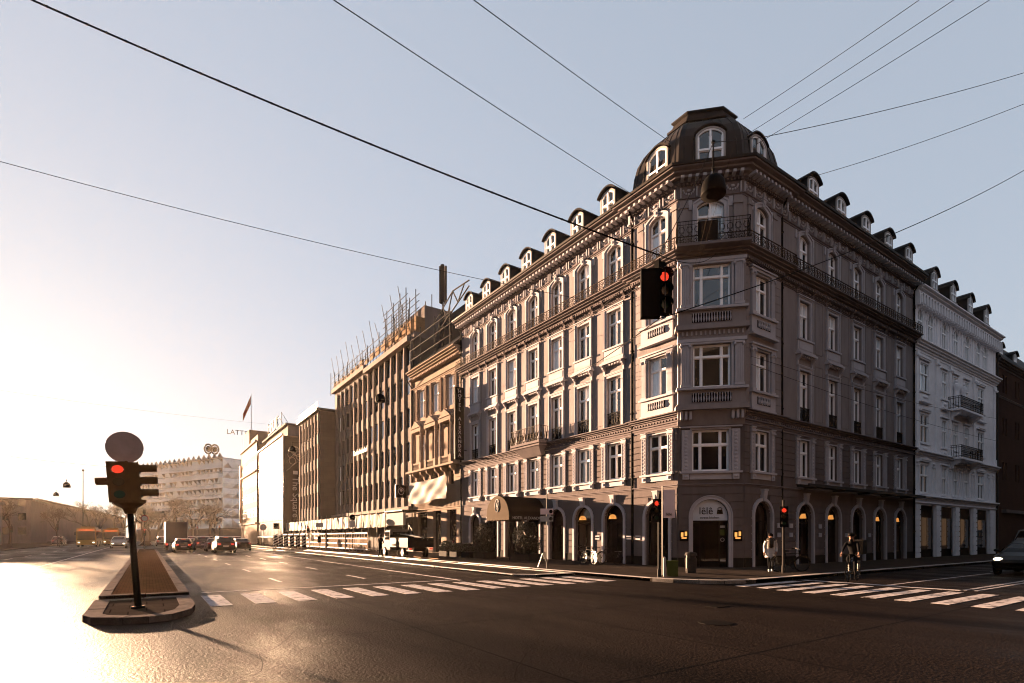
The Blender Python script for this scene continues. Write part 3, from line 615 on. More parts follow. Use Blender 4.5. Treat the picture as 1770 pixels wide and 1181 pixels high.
em.add(*(lambda b: (b.v, b.f))(MB().prism([(.2*math.cos(2*PI*i/16), 3.75+.36*math.sin(2*PI*i/16)) for i in range(16)], 'y', 0, .01)), 1); em.build('emblem', ['sign_white', 'black'], ao, world=True)
text_mesh('A', .5, .02, 'sign_white', 'emblem_letter', TX(AF, 0, .025, 3.75), ao, world=True, squeeze=.75)
AS = FT(-1.5, 13.34, 0, -1); text_mesh('HOTEL ALEXANDRA', .27, .015, 'sign_white', 'lettering', TX(AS, 0, .01, 2.9), ao, world=True)
for y in (13.4, 16.1): MB().tube([(-2.95, y, .12), (-2.95, y, 3.05)], .035, 6).build('awning_pole', 'iron', ao, world=True)
# ---- downpipes
for x, y in ((-.12, 5.25), (-.1, 25.2), (5.68, -.1), (23.05, -.1)):
    dp = MB(); dp.tube([(x, y, .12), (x, y, 19.3), (x-.3 if x < 0 else x, y if x < 0 else y-.3, 19.75)], .085 if y == 5.25 else .06, 8)
    for z in (2, 5, 8.5, 12, 15, 18): dp.tube([(x, y, z), (x, y, z+.08)], .11 if y == 5.25 else .085, 8)
    dp.build('downpipe', 'black', hotel, world=True)
# ---- roof, dome, dormers
rf = MB(); sweep(rf, [(0, LEND), (0, 4.6)], [(.8, 20.14), (.75, 20.3), (-5.5, 24.7), (-5.5, 20.2)]); sweep(rf, [(4.6, 0), (REND, 0)], [(.8, 20.14), (.75, 20.3), (-5.5, 24.7), (-5.5, 20.2)])
rf.box(5.5, 12, 5.5, LEND, 20.2, 24.7); rf.box(5.5, REND, 5.5, 10.5, 20.2, 24.7); rf.build('roof', 'slate', hotel, world=True)
bk = MB(); bk.box(.3, 12, LEND-.05, LEND, 0, 20.1); bk.box(REND-.05, REND, .3, 10.5, 0, 20.1); bk.box(11.9, 12, 10, LEND, 0, 20.1); bk.box(.3, REND, 10.4, 10.5, 0, 20.1)
bk.build('party_wall', 'stucco', hotel, world=True)
DP = [(0, 5.3), (0, 2.17), (2.17, 0), (5.5, 0), (5.5, 5.3)]
dprof = [(.3, 20.2), (.05, 20.4), (.03, 21.0), (-.04, 21.7), (-.16, 22.3), (-.4, 22.85), (-.75, 23.35), (-1.2, 23.75), (-1.75, 24.0)]
dm = MB(); sweep(dm, DP, dprof, closed=True, close_prof=False)
cap = [(-1.7, 23.86), (-1.3, 23.94), (-1.3, 24.06), (-1.45, 24.12), (-1.55, 24.42), (-1.46, 24.5), (-1.46, 24.58), (-1.9, 24.62)]
def ribs(T0, T1, n):
    for i in range(n):
        pts = []
        for d, z in dprof:
            ring = offset_path(DP, d, True); a, b = ring[T0], ring[T1]; t = (i+.5)/n
            pts.append((a[0]+(b[0]-a[0])*t, a[1]+(b[1]-a[1])*t, z))
        dm.tube(pts, .03, 4)
ribs(0, 1, 6); ribs(1, 2, 6); ribs(2, 3, 7)
dome = dm.build('dome', 'lead', hotel, world=True)
cp = MB(); sweep(cp, DP, cap, closed=True, close_prof=False); ring = offset_path(DP, -1.9, True); cp.add([(x, y, 24.62) for x, y in ring], [tuple(range(5))]); cp.build('dome_cap', 'lead', dome, world=True)
def dome_dormer(F, u, w=1.5):
    T = F @ Matrix.Translation((u, 0, 20.42)); mb = MB(); h = 1.75
    arc_band(mb, 1.25, 1.9, .32, .09, -.3, .06)
    o = mb.build('dome_window', 'white_paint', dome, T=T, world=True)
    rf = MB(); Hh = (-.78, .78, 0, 2.1, .4)
    for i in range(10):
        a, b = -.8+.16*i, -.8+.16*(i+1); A, B = arc_z(a, Hh), arc_z(b, Hh)
        rf.hexa([(a, -1.4, A-.04), (b, -1.4, B-.04), (b, .14, B-.04), (a, .14, A-.04)], [(a, -1.4, A+.03), (b, -1.4, B+.03), (b, .14, B+.03), (a, .14, A+.03)])
    for s in (-1, 1): rf.box(s*.77-.03, s*.77+.03, -1.4, 0, 0, 1.5)
    rf.build('dormer_roof', 'lead', o); K = WK['dome']; f = link('window_frame', K['frame'], o); link('pane', K['panes'][0], o)
dome_dormer(HC, 0); dome_dormer(HL, 3.55); dome_dormer(HR, -3.6)
def dormer_meshes(w, h, rise, key, roof='slate', depth=2.2):
    fr = MB(); arc_band(fr, w, h, rise, .1, -.12, .03); fr.box(-w/2-.2, w/2+.2, -.1, .08, -.1, 0)
    rf = MB(); W = w/2+.13; Hh = (-W-.09, W+.09, 0, h+.25, rise+.12)
    N = 10
    for i in range(N):
        a, b = -W-.1+(2*W+.2)*i/N, -W-.1+(2*W+.2)*(i+1)/N; A, B = arc_z(a, Hh), arc_z(b, Hh)
        rf.hexa([(a, -depth, A-.05), (b, -depth, B-.05), (b, .18, B-.05), (a, .18, A-.05)], [(a, -depth, A+.04), (b, -depth, B+.04), (b, .18, B+.04), (a, .18, A+.04)])
    for s in (-1, 1): rf.box(s*(W-.06)-.05, s*(W-.06)+.05, -depth, -.03, -.3, h)
    Hi = (-W, W, 0, h+.2, rise+.1)
    for i in range(N):
        a, b = -W+2*W*i/N, -W+2*W*(i+1)/N; Hw = (-w/2-.16, w/2+.16, 0, h+.16, rise)
        lo = lambda u: arc_z(u, Hw) if abs(u) < w/2+.16 else 0
        rf.quad((a, -.08, lo(a)), (b, -.08, lo(b)), (b, -.08, arc_z(b, Hi)), (a, -.08, arc_z(a, Hi)))
    return fr.mesh('dormer', 'white_paint'), rf.mesh('dormer_roof', roof), key
def place_dormer(parent, D, F, u, z, d):
    o = link('dormer', D[0], parent, F @ Matrix.Translation((u, d, z)), world=True); link('dormer_roof', D[1], o); K = WK[D[2]]; link('window_frame', K['frame'], o); link('pane', K['panes'][0], o)
DM = dormer_meshes(1.0, 1.34, .26, 'dormer')
for u in (6.9, 9.6, 12.3, 15.0, 17.75, 20.45, 23.2): place_dormer(hotel, DM, HL, u, 20.4, .4)
for u in (8.34, 11.56, 14.79, 18.05, 21.29): place_dormer(hotel, DM, HR, -u, 20.4, .4)
# ---- upright sign at the far end, shop canopy bar on the right front
bs = MB(); bs.box(-1.15, -.3, 24.3, 24.5, 8.2, 14.3); bo = bs.build('blade_sign', 'black', hotel, world=True)
br = MB(); [br.box(-.3, 0, 24.37, 24.43, z, z+.06) for z in (9, 13.5)]; br.build('bracket', 'iron', bo, world=True)
BS = FT(-.72, 24.3, 0, -1)
for i, chv in enumerate('HOTEL ALEXANDRA'):
    if chv != ' ': text_mesh(chv, .42, .03, 'trim', 'letter', TX(BS, 0, .02, 13.95-i*.385), bo, world=True)
cbm = MB(); cbm.box(7.2, 23.1, -.75, -.1, 4.42, 4.5); cbm.box(7.2, 23.1, -.78, -.7, 4.4, 4.56)
for x in (8, 11.3, 14.5, 17.7, 20.8): cbm.box(x-.04, x+.04, -.75, -.05, 4.3, 4.42)
cbm.build('canopy_rail', 'grey_post', hotel, world=True)
# ---------------------------------------------------------------- ground
def asphalt(name, base, rough, seed=0.0):
    m = bpy.data.materials.new(name); m.use_nodes = True; nt = m.node_tree; N = nt.nodes; L = nt.links; b = N['Principled BSDF']; b.inputs['IOR'].default_value = 1.065
    tc = N.new('ShaderNodeTexCoord'); v = N.new('ShaderNodeVectorMath'); v.operation = 'ADD'; v.inputs[1].default_value = (seed, seed, 0); L.new(tc.outputs['Object'], v.inputs[0])
    def noise(sc, det=5, stretch=None):
        n = N.new('ShaderNodeTexNoise'); n.inputs['Scale'].default_value = sc; n.inputs['Detail'].default_value = det; n.inputs['Roughness'].default_value = .6
        if stretch: mp = N.new('ShaderNodeMapping'); mp.inputs['Scale'].default_value = stretch; L.new(v.outputs[0], mp.inputs[0]); L.new(mp.outputs[0], n.inputs['Vector'])
        else: L.new(v.outputs[0], n.inputs['Vector'])
        return n
    def ramp(n, a, b_, ca, cb):
        r = N.new('ShaderNodeValToRGB'); r.color_ramp.elements[0].position = a; r.color_ramp.elements[1].position = b_; r.color_ramp.elements[0].color = (*ca, 1); r.color_ramp.elements[1].color = (*cb, 1); L.new(n.outputs['Fac'], r.inputs[0]); return r
    big = noise(.16, 6, (1, .45, 1)); grit = noise(24, 5); worn = noise(1.1, 6, (1, .2, 1))
    c1 = ramp(big, .35, .7, tuple(x*.75 for x in base), tuple(x*1.3 for x in base)); c2 = ramp(grit, .38, .72, (.3, .3, .3), (2.6, 2.4, 2.2)); c3 = ramp(worn, .4, .65, (.85,)*3, (1.15,)*3)
    mx = N.new('ShaderNodeMix'); mx.data_type = 'RGBA'; mx.blend_type = 'MULTIPLY'; mx.inputs[0].default_value = 1; L.new(c1.outputs[0], mx.inputs[6]); L.new(c2.outputs[0], mx.inputs[7])
    m2 = N.new('ShaderNodeMix'); m2.data_type = 'RGBA'; m2.blend_type = 'MULTIPLY'; m2.inputs[0].default_value = 1; L.new(mx.outputs[2], m2.inputs[6]); L.new(c3.outputs[0], m2.inputs[7]); L.new(m2.outputs[2], b.inputs['Base Color'])
    patch = noise(.55, 7, (1, .3, 1)); mm = N.new('ShaderNodeMath'); mm.operation = 'MULTIPLY_ADD'; mm.inputs[1].default_value = .35; L.new(grit.outputs['Fac'], mm.inputs[0]); L.new(patch.outputs['Fac'], mm.inputs[2]); rr = N.new('ShaderNodeMapRange'); rr.inputs[1].default_value = .5; rr.inputs[2].default_value = .9; rr.inputs[3].default_value = rough-.12; rr.inputs[4].default_value = rough+.32; L.new(mm.outputs[0], rr.inputs[0]); L.new(rr.outputs[0], b.inputs['Roughness'])
    bp = N.new('ShaderNodeBump'); bp.inputs['Strength'].default_value = .8; bp.inputs['Distance'].default_value = .03; L.new(grit.outputs['Fac'], bp.inputs['Height']); L.new(bp.outputs[0], b.inputs['Normal'])
    return m
M['asphalt'] = asphalt('worn asphalt', (.009, .007, .0064), .42)
M['bike'] = asphalt('bike track asphalt', (.012, .0095, .0085), .55, 40)
M['verge'] = asphalt('far ground', (.07, .06, .05), .7, 90)
M['paving'] = brick_mat('grey paving', (.10, .085, .07), (.075, .06, .05), (.04, .035, .03), .6, .4, .6)
def flat_tiles(name, c1, c2, mortar, bw, bh, rough):
    m = brick_mat(name, c1, c2, mortar, bw, bh, rough); nt = m.node_tree; br = next(n for n in nt.nodes if n.type == 'TEX_BRICK'); tc = next(n for n in nt.nodes if n.type == 'TEX_COORD')
    nt.links.new(tc.outputs['Object'], br.inputs['Vector']); b = nt.nodes['Principled BSDF']
    bp = nt.nodes.new('ShaderNodeBump'); bp.inputs['Strength'].default_value = .6; bp.inputs['Distance'].default_value = .01; nt.links.new(br.outputs['Fac'], bp.inputs['Height']); bp.invert = True; nt.links.new(bp.outputs[0], b.inputs['Normal']); b.inputs['Specular IOR Level'].default_value = 0; return m
M['paving'] = flat_tiles('concrete paving slabs', (.034, .027, .023), (.024, .019, .016), (.01, .008, .007), .62, .62, .8)
M['cobble'] = flat_tiles('brown granite setts', (.055, .031, .018), (.034, .020, .012), (.009, .006, .004), .16, .11, .85)
M['kerb'] = mat('granite kerb', (.12, .10, .09), .7, .3, 5, .25, 40, spec=0)
M['marking'] = None
mk = mat('worn white road paint', (.66, .62, .60), .55, 0); nt = mk.node_tree; N_ = nt.nodes
_tc = N_.new('ShaderNodeTexCoord'); _n = N_.new('ShaderNodeTexNoise'); _n.inputs['Scale'].default_value = 3.5; _n.inputs['Detail'].default_value = 9; _n.inputs['Roughness'].default_value = .75; _r = N_.new('ShaderNodeValToRGB')
_r.color_ramp.elements[0].position = .38; _r.color_ramp.elements[1].position = .5; _r.color_ramp.elements[0].color = (.03, .025, .024, 1); _r.color_ramp.elements[1].color = (.34, .31, .31, 1)
nt.links.new(_tc.outputs['Object'], _n.inputs['Vector']); nt.links.new(_n.outputs['Fac'], _r.inputs[0]); nt.links.new(_r.outputs[0], N_['Principled BSDF'].inputs['Base Color']); M['marking'] = mk
def S(name, mb, m, **k): return mb.build(name, m, None, kind='structure', **k)
S('ground', MB().quad((-1200, -1200, -.02), (1200, -1200, -.02), (1200, 1200, -.02), (-1200, 1200, -.02)), 'verge')
S('road', MB().quad((-52, -44, 0), (118, -44, 0), (118, 320, 0), (-52, 320, 0)), 'asphalt')
M['street_kerb'] = mat('kerb stone with glare tone', (.30, .27, .25), .4, .25, 5, .2, 40)  # copy of the granite kerb, sun glare put into its paler colour
def slab(name, pts, z, m, kerb=True, kw=.22, km='kerb'):
    S(name, MB().prism(pts, 'z', -.01, z), m)
    if kerb:
        kb = MB(); n = len(pts)
        V = [Vector((*p, 0)) for p in pts]
        area = sum(V[i].x*V[(i+1) % n].y-V[(i+1) % n].x*V[i].y for i in range(n)); P = pts if area < 0 else pts
        inner = offset_path(pts, -kw if area > 0 else kw, True)
        for i in range(n):
            j = (i+1) % n; L = math.dist(pts[i], pts[j]); k = max(1, round(L/1.1)) if L < 60 else 40
            for q in range(k):
                a, b = (q+.012)/k, (q+.988)/k; zj = z+.012+.005*math.sin(q*2.7+i); lerp = lambda A, B, t: (A[0]+(B[0]-A[0])*t, A[1]+(B[1]-A[1])*t)
                o0, o1, i0, i1 = lerp(pts[i], pts[j], a), lerp(pts[i], pts[j], b), lerp(inner[i], inner[j], a), lerp(inner[i], inner[j], b)
                kb.hexa([(*o0, -.005), (*o1, -.005), (*i1, -.005), (*i0, -.005)], [(*o0, zj), (*o1, zj), (*i1, zj), (*i0, zj)])
        S('kerb', kb, km)
cr_ = [(-7.2+2.4*(1-math.cos(a)), -4.9+0*a) for a in ()]
corner = [(-7.2, 300), (-7.2, -2.4)]+[(-7.2+2.5*(1-math.cos(R(t))), -2.4-2.5*math.sin(R(t))) for t in (20, 40, 60, 80)]+[(-4.6, -4.9), (115, -4.9), (115, 60), (40, 60), (0.3, 60), (.3, 300)]
slab('pavement', corner, .12, 'paving', km='street_kerb', kw=.3)
slab('cycle_track', [(-10.0, 300), (-10.0, 2.6), (-9.3, 1.9), (-7.21, 1.9), (-7.21, 300)], .07, 'bike', km='street_kerb', kw=.3)
slab('median', [(-23.6, 62), (-23.6, .45), (-21.72, .45), (-21.72, 62)], .2, 'cobble')
nose = [(-23.66, .4), (-23.66, -2.7), (-23.5, -3.15), (-23.0, -3.5), (-22.6, -3.55), (-22.2, -3.35), (-21.85, -2.7), (-21.72, -1.8), (-21.72, .4)]
slab('traffic_island', nose, .12, 'paving', kw=.3)
slab('median', [(-24.0, 300), (-24.0, 100), (-21.8, 100), (-21.8, 300)], .15, 'cobble')
slab('pavement', [(-60, 300), (-36.5, 300), (-36.5, 30), (-37.5, 24), (-41, 20), (-60, 19)], .12, 'paving')
lm = MB(); rk = random.Random(5)
def strip(x0, x1, y0, y1): lm.box(x0, x1, y0, y1, .002, .007)
for y in range(-40, 260, 1): pass
strip(-12.86, -12.72, 2.0, 200)
for x in (-15.5, -18.6):
    for i in range(22): y = 4.9+i*7.2; strip(x-.06, x+.06, y, y+2.3)
strip(-27.6, -27.45, 3, 120)
for i in range(14): strip(-31.1, -30.98, 4+i*8, 6.6+i*8)
strip(-21.3, -13.0, 2.2, 2.36)
strip(-2.1, -1.8, -10.0, -5.2); strip(-1.8, 14, -10.1, -9.98); strip(-1.8, 30, -10.36, -10.26); strip(-1.8, 9, -8.0, -7.9); strip(10.5, 20, -7.6, -7.5)
S('road_marking', lm, 'marking')
for i in range(14):
    x = -21.15+i*.985
    if x > -7.6: break
    z = MB(); z.box(x-.24, x+.24, -1.48+rk.uniform(-.03, .03), 1.32, .002, .008); S('crosswalk_stripe', z, 'marking')
for i in range(14):
    y = -5.0-i*.79
    z = MB(); z.box(-6.52 if i > 1 else -6.3, -2.72, y-.56+.0, y-.18, .002, .008); S('crosswalk_stripe', z, 'marking')
M['tar'] = asphalt('newer asphalt patch', (.009, .0072, .0065), .42, 17)
for x0, x1, y0, y1 in ((-28.2, -26.9, -6, 9), (-15.3, -13.3, 6, 17), (-6, -3, -14.5, -12.6)): S('road_patch', MB().quad((x0, y0, .0015), (x1, y0, .0015), (x1, y1, .0015), (x0, y1, .0015)), 'tar')
cr = MB(); rc_ = random.Random(11)
for x, y, dx, dy, n in ((-20.5, -12.5, .35, .5, 22), (-21.6, -9, .1, .6, 16), (-14, -13, -.3, .5, 18), (-10, -9, .5, .12, 14), (-18.4, -6, .55, -.1, 14), (-24.6, -10, .05, .7, 18), (-12, -14, .6, .2, 14)):
    for i in range(n):
        nx, ny = x+dx*rc_.uniform(.3, .9)+rc_.uniform(-.1, .1), y+dy*rc_.uniform(.3, .9)+rc_.uniform(-.1, .1); L = math.hypot(nx-x, ny-y); px_, py_ = -(ny-y)/L*.005, (nx-x)/L*.005
        cr.quad((x-px_, y-py_, .0095), (nx-px_, ny-py_, .0095), (nx+px_, ny+py_, .0095), (x+px_, y+py_, .0095)); x, y = nx, ny
for x, y0, y1 in ((-18.62, -14, 60), (-15.5, -13, 70), (-25.9, -12, 60), (-11.2, -6, 40)): cr.quad((x, y0, .0011), (x+.035, y0, .0011), (x+.035+.1, y1, .0011), (x+.1, y1, .0011))
for y, x0, x1 in ((-6.9, -20, -2), (-11.6, -19, 6), (3.4, -21.6, -10)): cr.quad((x0, y, .0012), (x1, y+.15, .0012), (x1, y+.18, .0012), (x0, y+.03, .0012))
S('road_crack', cr, 'black')
mh = MB(); mh.lathe([(.32, .001), (.32, .008), (.26, .01), (.0, .01)], 18, (-13.6, -9.6, 0)); S('manhole_cover', mh, 'iron')
mh2 = MB(); mh2.box(-11.7, -11.2, -8.3, -8.0, .001, .012); S('drain_cover', mh2, 'iron')
# ---------------------------------------------------------------- unseen blocks added outside the frame to shade the street and darken reflections
def plain_block(name, label, x0, x1, y0, y1, h, m, F, ua, ub, group=None):
    t = thing(name, label, 'building', ((x0+x1)/2, (y0+y1)/2, 0))
    MB().box(x0, x1, y0, y1, 0, h).build('wall', m, t, world=True)
    MB().hexa([(x0-.3, y0-.3, h), (x1+.3, y0-.3, h), (x1+.3, y1+.3, h), (x0-.3, y1+.3, h)], [(x0+4, y0+4, h+4), (x1-4, y0+4, h+4), (x1-4, y1-4, h+4), (x0+4, y1-4, h+4)]).build('roof', 'slate', t, world=True)
    return t
plain_block('unseen_shade_building', 'unseen dark block added across the side street to shade the hotel', 2, 170, -44, -23, 24, 'pot', HR, 0, 0)
plain_block('unseen_shade_building', 'unseen grey block added behind the crossing to cut sky light', -14, 1, -60, -40, 24, 'stucco_low', HR, 0, 0)
plain_block('unseen_shade_building', 'unseen black block added behind the boulevard crossing to darken reflections', -75, -14.2, -62, -38, 26, 'black', HR, 0, 0)
plain_block('unseen_shade_building', 'unseen grey block added left of the frame to darken arch reflections', -80, -47, -30, 58, 20, 'stucco_low', HR, 0, 0)
# ---------------------------------------------------------------- white ornate building beside the hotel
wh = thing('white_building', 'white ornate stucco building with arched top windows, right of the hotel', 'building', (23.3, 0, 0))
WX0, WX1 = 23.25, 41.5; WXC = [24.36, 26.3, 29.0, 31.5, 34.1, 36.75, 38.5]
BIG = [25.1, 37.4]; SM = [29.0, 31.4, 33.9]; PX = [23.9, 27.8, 31.8, 35.9, 40.2]
window_kind('w_arch', .95, 2.1, .475, 'none', .62, 2, q=-.08); window_kind('w_big', 1.5, 2.1, 0, 'none', .62, 2, q=-.08); window_kind('w_small', .95, 2.1, 0, 'none', .62, 2, q=-.08)
ww = MB(); hl = [(-u-.475, -u+.475, 16.2, 18.3, .475) for u in WXC]
for zb in (12.4, 8.6, 4.9): hl += [(-u-.75, -u+.75, zb, zb+2.1, 0) for u in BIG]+[(-u-.475, -u+.475, zb, zb+2.1, 0) for u in SM+([39.6] if 0 else [])]
gh = [(-(b-.45), -(a+.45), .1, 4.05, 0) for a, b in zip(PX, PX[1:])]
wall(ww, HR, -WX1, -WX0, 0, 19.4, hl+gh, .15); rustic(ww, HR, -WX1+.8, -WX0-.15, .1, 4.05, gh, .4, .07, .07)
ww.box(WX0, WX1, .5, .6, 0, 4.3); ww.build('wall', 'white_stone', wh, world=True)
gd = MB()
for h in gh: gd.box(-h[1], -h[0], .28, .32, .1, 4.05); 
for i, h in enumerate(gh):
    o = MB().box(-h[1]+.02, -h[0]-.02, .24, .3, .1, 4.0).build('shopfront', 'black', wh, world=True)
    p = MB(); n = 3; w = (h[1]-h[0]-.2)/n
    for k in range(n): p.box(-h[1]+.1+k*w+.05, -h[1]+.1+(k+1)*w-.05, .225, .24, .7, 3.1)
    p.build('pane', 'glass', o, world=True)
WP = [(WX0, 0), (WX1, 0)]; wc = MB()
sweep(wc, WP, cornice_prof(19.0, 19.7, .7, 4)); sweep(wc, WP, cornice_prof(15.2, 15.95, .5, 4)); sweep(wc, WP, cornice_prof(7.45, 7.95, .4, 3)); sweep(wc, WP, cornice_prof(4.35, 4.7, .3, 2)); sweep(wc, WP, cornice_prof(4.05, 4.2, .12, 1))
def machic(T, k, L):
    mb = MB(); arc_band(mb, .34, .7, .17, .06, 0, .5); mb.box(-.05+L/2, .05+L/2, 0, .42, -.1, .85); wc.add(mb.v, mb.f, 0, T @ Matrix.Translation((0, 0, 18.45)))
along(WP, .56, machic)
wc.build('cornice', 'white_stone', wh, world=True)
wt = MB(HR)
for u in WXC:
    mb = MB(); arc_band(mb, .95, 2.1, .475, .14, 0, .035); arc_band(mb, 1.25, 2.25, .62, .05, 0, .06); keystone(mb, 2.02, .24, .36, .1)
    for s in (-1, 1): mb.tube([(s*.68, .03, .0), (s*.68, .03, 1.55)], .05, 8); mb.box(s*.68-.1, s*.68+.1, 0, .1, 1.55, 1.66)
    mb.box(-.8, .8, 0, .2, -.14, 0); wt.add(mb.v, mb.f, 0, HR @ Matrix.Translation((-u, 0, 16.2)))
for u in (23.6, 27.6, 30.25, 32.8, 35.4, 41.0): wt.box(-u-.12, -u+.12, 0, .07, 16.0, 18.5)
for u in (23.7, 27.4, 30.2, 35.7, 41.0):
    wt.box(-u-.26, -u+.26, 0, .16, 8.0, 8.6); wt.box(-u-.2, -u+.2, 0, .1, 8.6, 14.9); wt.box(-u-.25, -u+.25, 0, .17, 14.9, 15.2)
    for s in (-1, 1): wt.ball((-u+s*.2, .18, 14.8), (.1, .1, .11), 8)
for zb in (12.4, 8.6, 4.9):
    for u, w in [(b, 1.5) for b in BIG]+[(b, .95) for b in SM]:
        mb = MB(); arc_band(mb, w, 2.1, 0, .13, 0, .04); mb.box(-w/2-.25, w/2+.25, 0, .16, 2.3, 2.4); mb.box(-w/2-.2, w/2+.2, -.1, .16, -.12, 0)
        if zb > 5: mb.box(-w/2-.1, w/2+.1, 0, .09, -.7, -.2); mb.ball((0, .1, -.42), (w*.35, .08, .13), 8); mb.box(-w/2-.25, w/2+.25, 0, .24, -.85, -.74)
        if w > 1: mb.prism([(-.9, 2.4), (.9, 2.4), (.9, 2.48), (0, 2.62), (-.9, 2.48)], 'y', 0, .2)
        wt.add(mb.v, mb.f, 0, HR @ Matrix.Translation((-u, 0, zb)))
for u in (23.75, 26.9, 30.2, 32.65, 35.5, 39.4, 40.7):     # grey sunk panels between the first-floor windows
    wt.box(-u-.35, -u-.3, 0, .07, 4.95, 6.9); wt.box(-u+.3, -u+.35, 0, .07, 4.95, 6.9); wt.box(-u-.35, -u+.35, 0, .07, 6.85, 6.95); wt.ball((-u, .06, 7.15), (.22, .08, .12), 8)
wt.build('facade_trim', 'white_stone', wh, world=True)
for u in WXC: place_window(wh, 'w_arch', HR, -u, 16.2, variant=0)
for zb in (12.4, 8.6, 4.9):
    for u in BIG: place_window(wh, 'w_big', HR, -u, zb, variant=wrnd.choice((1, 0)) if zb > 5 else 2)
    for u in SM: place_window(wh, 'w_small', HR, -u, zb, variant=wrnd.choice((1, 0, 0)))
for zf, u0, u1 in ((11.6, 29.9, 35.1), (7.75, 30.0, 35.0)):
    b = MB(); b.box(u0, u1, -.85, 0, zf, zf+.15)
    for x in (u0+.5, u1-.5): mb = MB(); bracket(mb, 0, .35, zf-.7, zf, .75); b.add(mb.v, mb.f, 0, HR @ Matrix.Translation((-x, 0, 0)))
    b.build('balcony', 'white_stone', wh, world=True); r = MB()
    for p, q in (((u0+.05, 0), (u0+.05, -.8)), ((u0+.05, -.8), (u1-.05, -.8)), ((u1-.05, -.8), (u1-.05, 0))):
        L = math.dist(p, q); n = int(L/.16)
        for z in (zf+1.1, zf+.95, zf+.25): r.tube([(*p, z), (*q, z)], .025, 4)
        for i in range(n+1): t = i/n; x, y = p[0]+(q[0]-p[0])*t, p[1]+(q[1]-p[1])*t; r.tube([(x, y, zf+.15), (x, y, zf+1.1)], .018, 4); r.tube([(x-.06, y, zf+.4), (x+.06, y, zf+.55), (x-.06, y, zf+.7), (x+.06, y, zf+.85)], .015, 3)
    r.build('balcony_railing', 'iron', wh, world=True)
for x in (31.0, 32.7):   # two standing figures carved between the upper windows
    f = MB(); f.lathe([(.16, 0), (.2, .5), (.15, .9), (.2, 1.25), (.17, 1.45), (.07, 1.52), (.07, 1.58)], 8, (x, -.2, 12.4)); f.ball((x, -.2, 14.1), (.1, .1, .13), 8); f.build('caryatid', 'white_stone', wh, world=True)
WR = MB(); sweep(WR, WP, [(.6, 19.72), (.5, 19.9), (-3.5, 23.3), (-3.5, 19.7)]); WR.build('roof', 'slate', wh, world=True)
WDK = dormer_meshes(1.0, 1.35, .35, 'dormer', 'slate', 2.6)
window_kind('w_dormer', 1.0, 1.3, .4, 'none', .45, 2, q=-.05); WDK = dormer_meshes(1.0, 1.35, .42, 'w_dormer', 'lead', 2.8)
for u in (26.0, 29.8, 33.6, 37.6): place_dormer(wh, WDK, HR, -u, 20.1, .35)
wb = MB(); wb.box(WX0, WX1, 10, 10.1, 0, 19.4); wb.box(WX1-.1, WX1, .3, 10, 0, 19.4); wb.box(WX0+.02, WX0+.1, .3, 10, 0, 19.4); wb.build('back_wall', 'white_stone', wh, world=True)
for x in (41.55,):
    dp = MB(); dp.tube([(x, -.12, .1), (x, -.12, 19)], .08, 8); dp.build('downpipe', 'grey_post', wh, world=True)
# ---------------------------------------------------------------- dark red brick house at the right edge
rb = thing('brick_building', 'dark red brick building with paired white windows at the right edge', 'building', (42, .1, 0))
window_kind('r_pair', .5, 1.7, 0, 'none', .6, 1); rw = MB(); RF = FT(0, .1, 0, -1); RUx = [44.1, 45.0, 48.0, 48.9, 52.0, 52.9]; hl = []
for zb, h in ((15.2, 1.7), (11.2, 1.7), (7.0, 1.7)): hl += [(-u-.25, -u+.25, zb, zb+h, 0) for u in RUx]
wall(rw, RF, -64, -41.7, 0, 17.8, hl, .2); rw.box(41.75, 64, 10, 10.1, 0, 17.8); rw.box(63.9, 64, .3, 10, 0, 17.8); rw.build('wall', 'red_brick', rb, world=True)
for zb in (15.2, 11.2, 7.0):
    for u in RUx: place_window(rb, 'r_pair', RF, -u, zb, variant=1)
rc = MB(); sweep(rc, [(41.7, .1), (64, .1)], cornice_prof(17.4, 18.0, .5, 3)); rc.build('cornice', 'stucco_low', rb, world=True); rc = MB(); sweep(rc, [(41.7, .1), (64, .1)], cornice_prof(14.6, 14.8, .1, 1)); rc.build('cornice', 'stucco_low', rb, world=True)
for k in range(10): 
    pass
rr_ = MB(); sweep(rr_, [(41.7, .1), (64, .1)], [(.45, 18.0), (.4, 18.2), (-3.2, 22.8), (-3.2, 18)]); rr_.build('roof', 'slate', rb, world=True)
for u in (44.2, 48.6): place_dormer(rb, DM, RF, -u, 18.4, -.2)
gr = MB(); gr.box(43.6, 60, -.25, .1, 3.9, 4.2); gr.build('shop_fascia', 'stucco_low', rb, world=True)

# ---------------------------------------------------------------- narrow sandstone house with pediments
nb = thing('pediment_house', 'narrow sandstone house with three pedimented windows and sheet hung across it', 'building', (0, 25.4, 0))
NY0, NY1 = 25.4, 35.7; NC = [27.2, 30.25, 33.45]
window_kind('n_top', 1.45, 2.7, 0, 'none', .62, 2); window_kind('n_mid', 1.25, 2.9, 0, 'none', .65, 2, q=-.3)
nw = MB(); hl = [(u-.72, u+.72, 13.5, 16.2, 0) for u in NC]+[(u-.62, u+.62, 8.9, 11.8, 0) for u in NC]+[(u-.5, u+.5, 6.4, 7.6, 0) for u in NC]+[(26.2, 28.0, .5, 4.1, 0), (29.2, 30.9, .2, 4.1, 0), (32.2, 34.4, .5, 4.1, 0)]
wall(nw, HL, NY0, NY1, 0, 18.0, hl, .35); rustic(nw, HL, NY0, NY1, 4.4, 8.0, [(h[0]-.3, h[1]+.3, h[2]-.2, h[3]+.2, 0) for h in hl[6:9]], .35); 
for e in (NY0+.3, NY1-.3): rustic(nw, HL, e-.28, e+.28, 8.3, 16.3, [], .4)
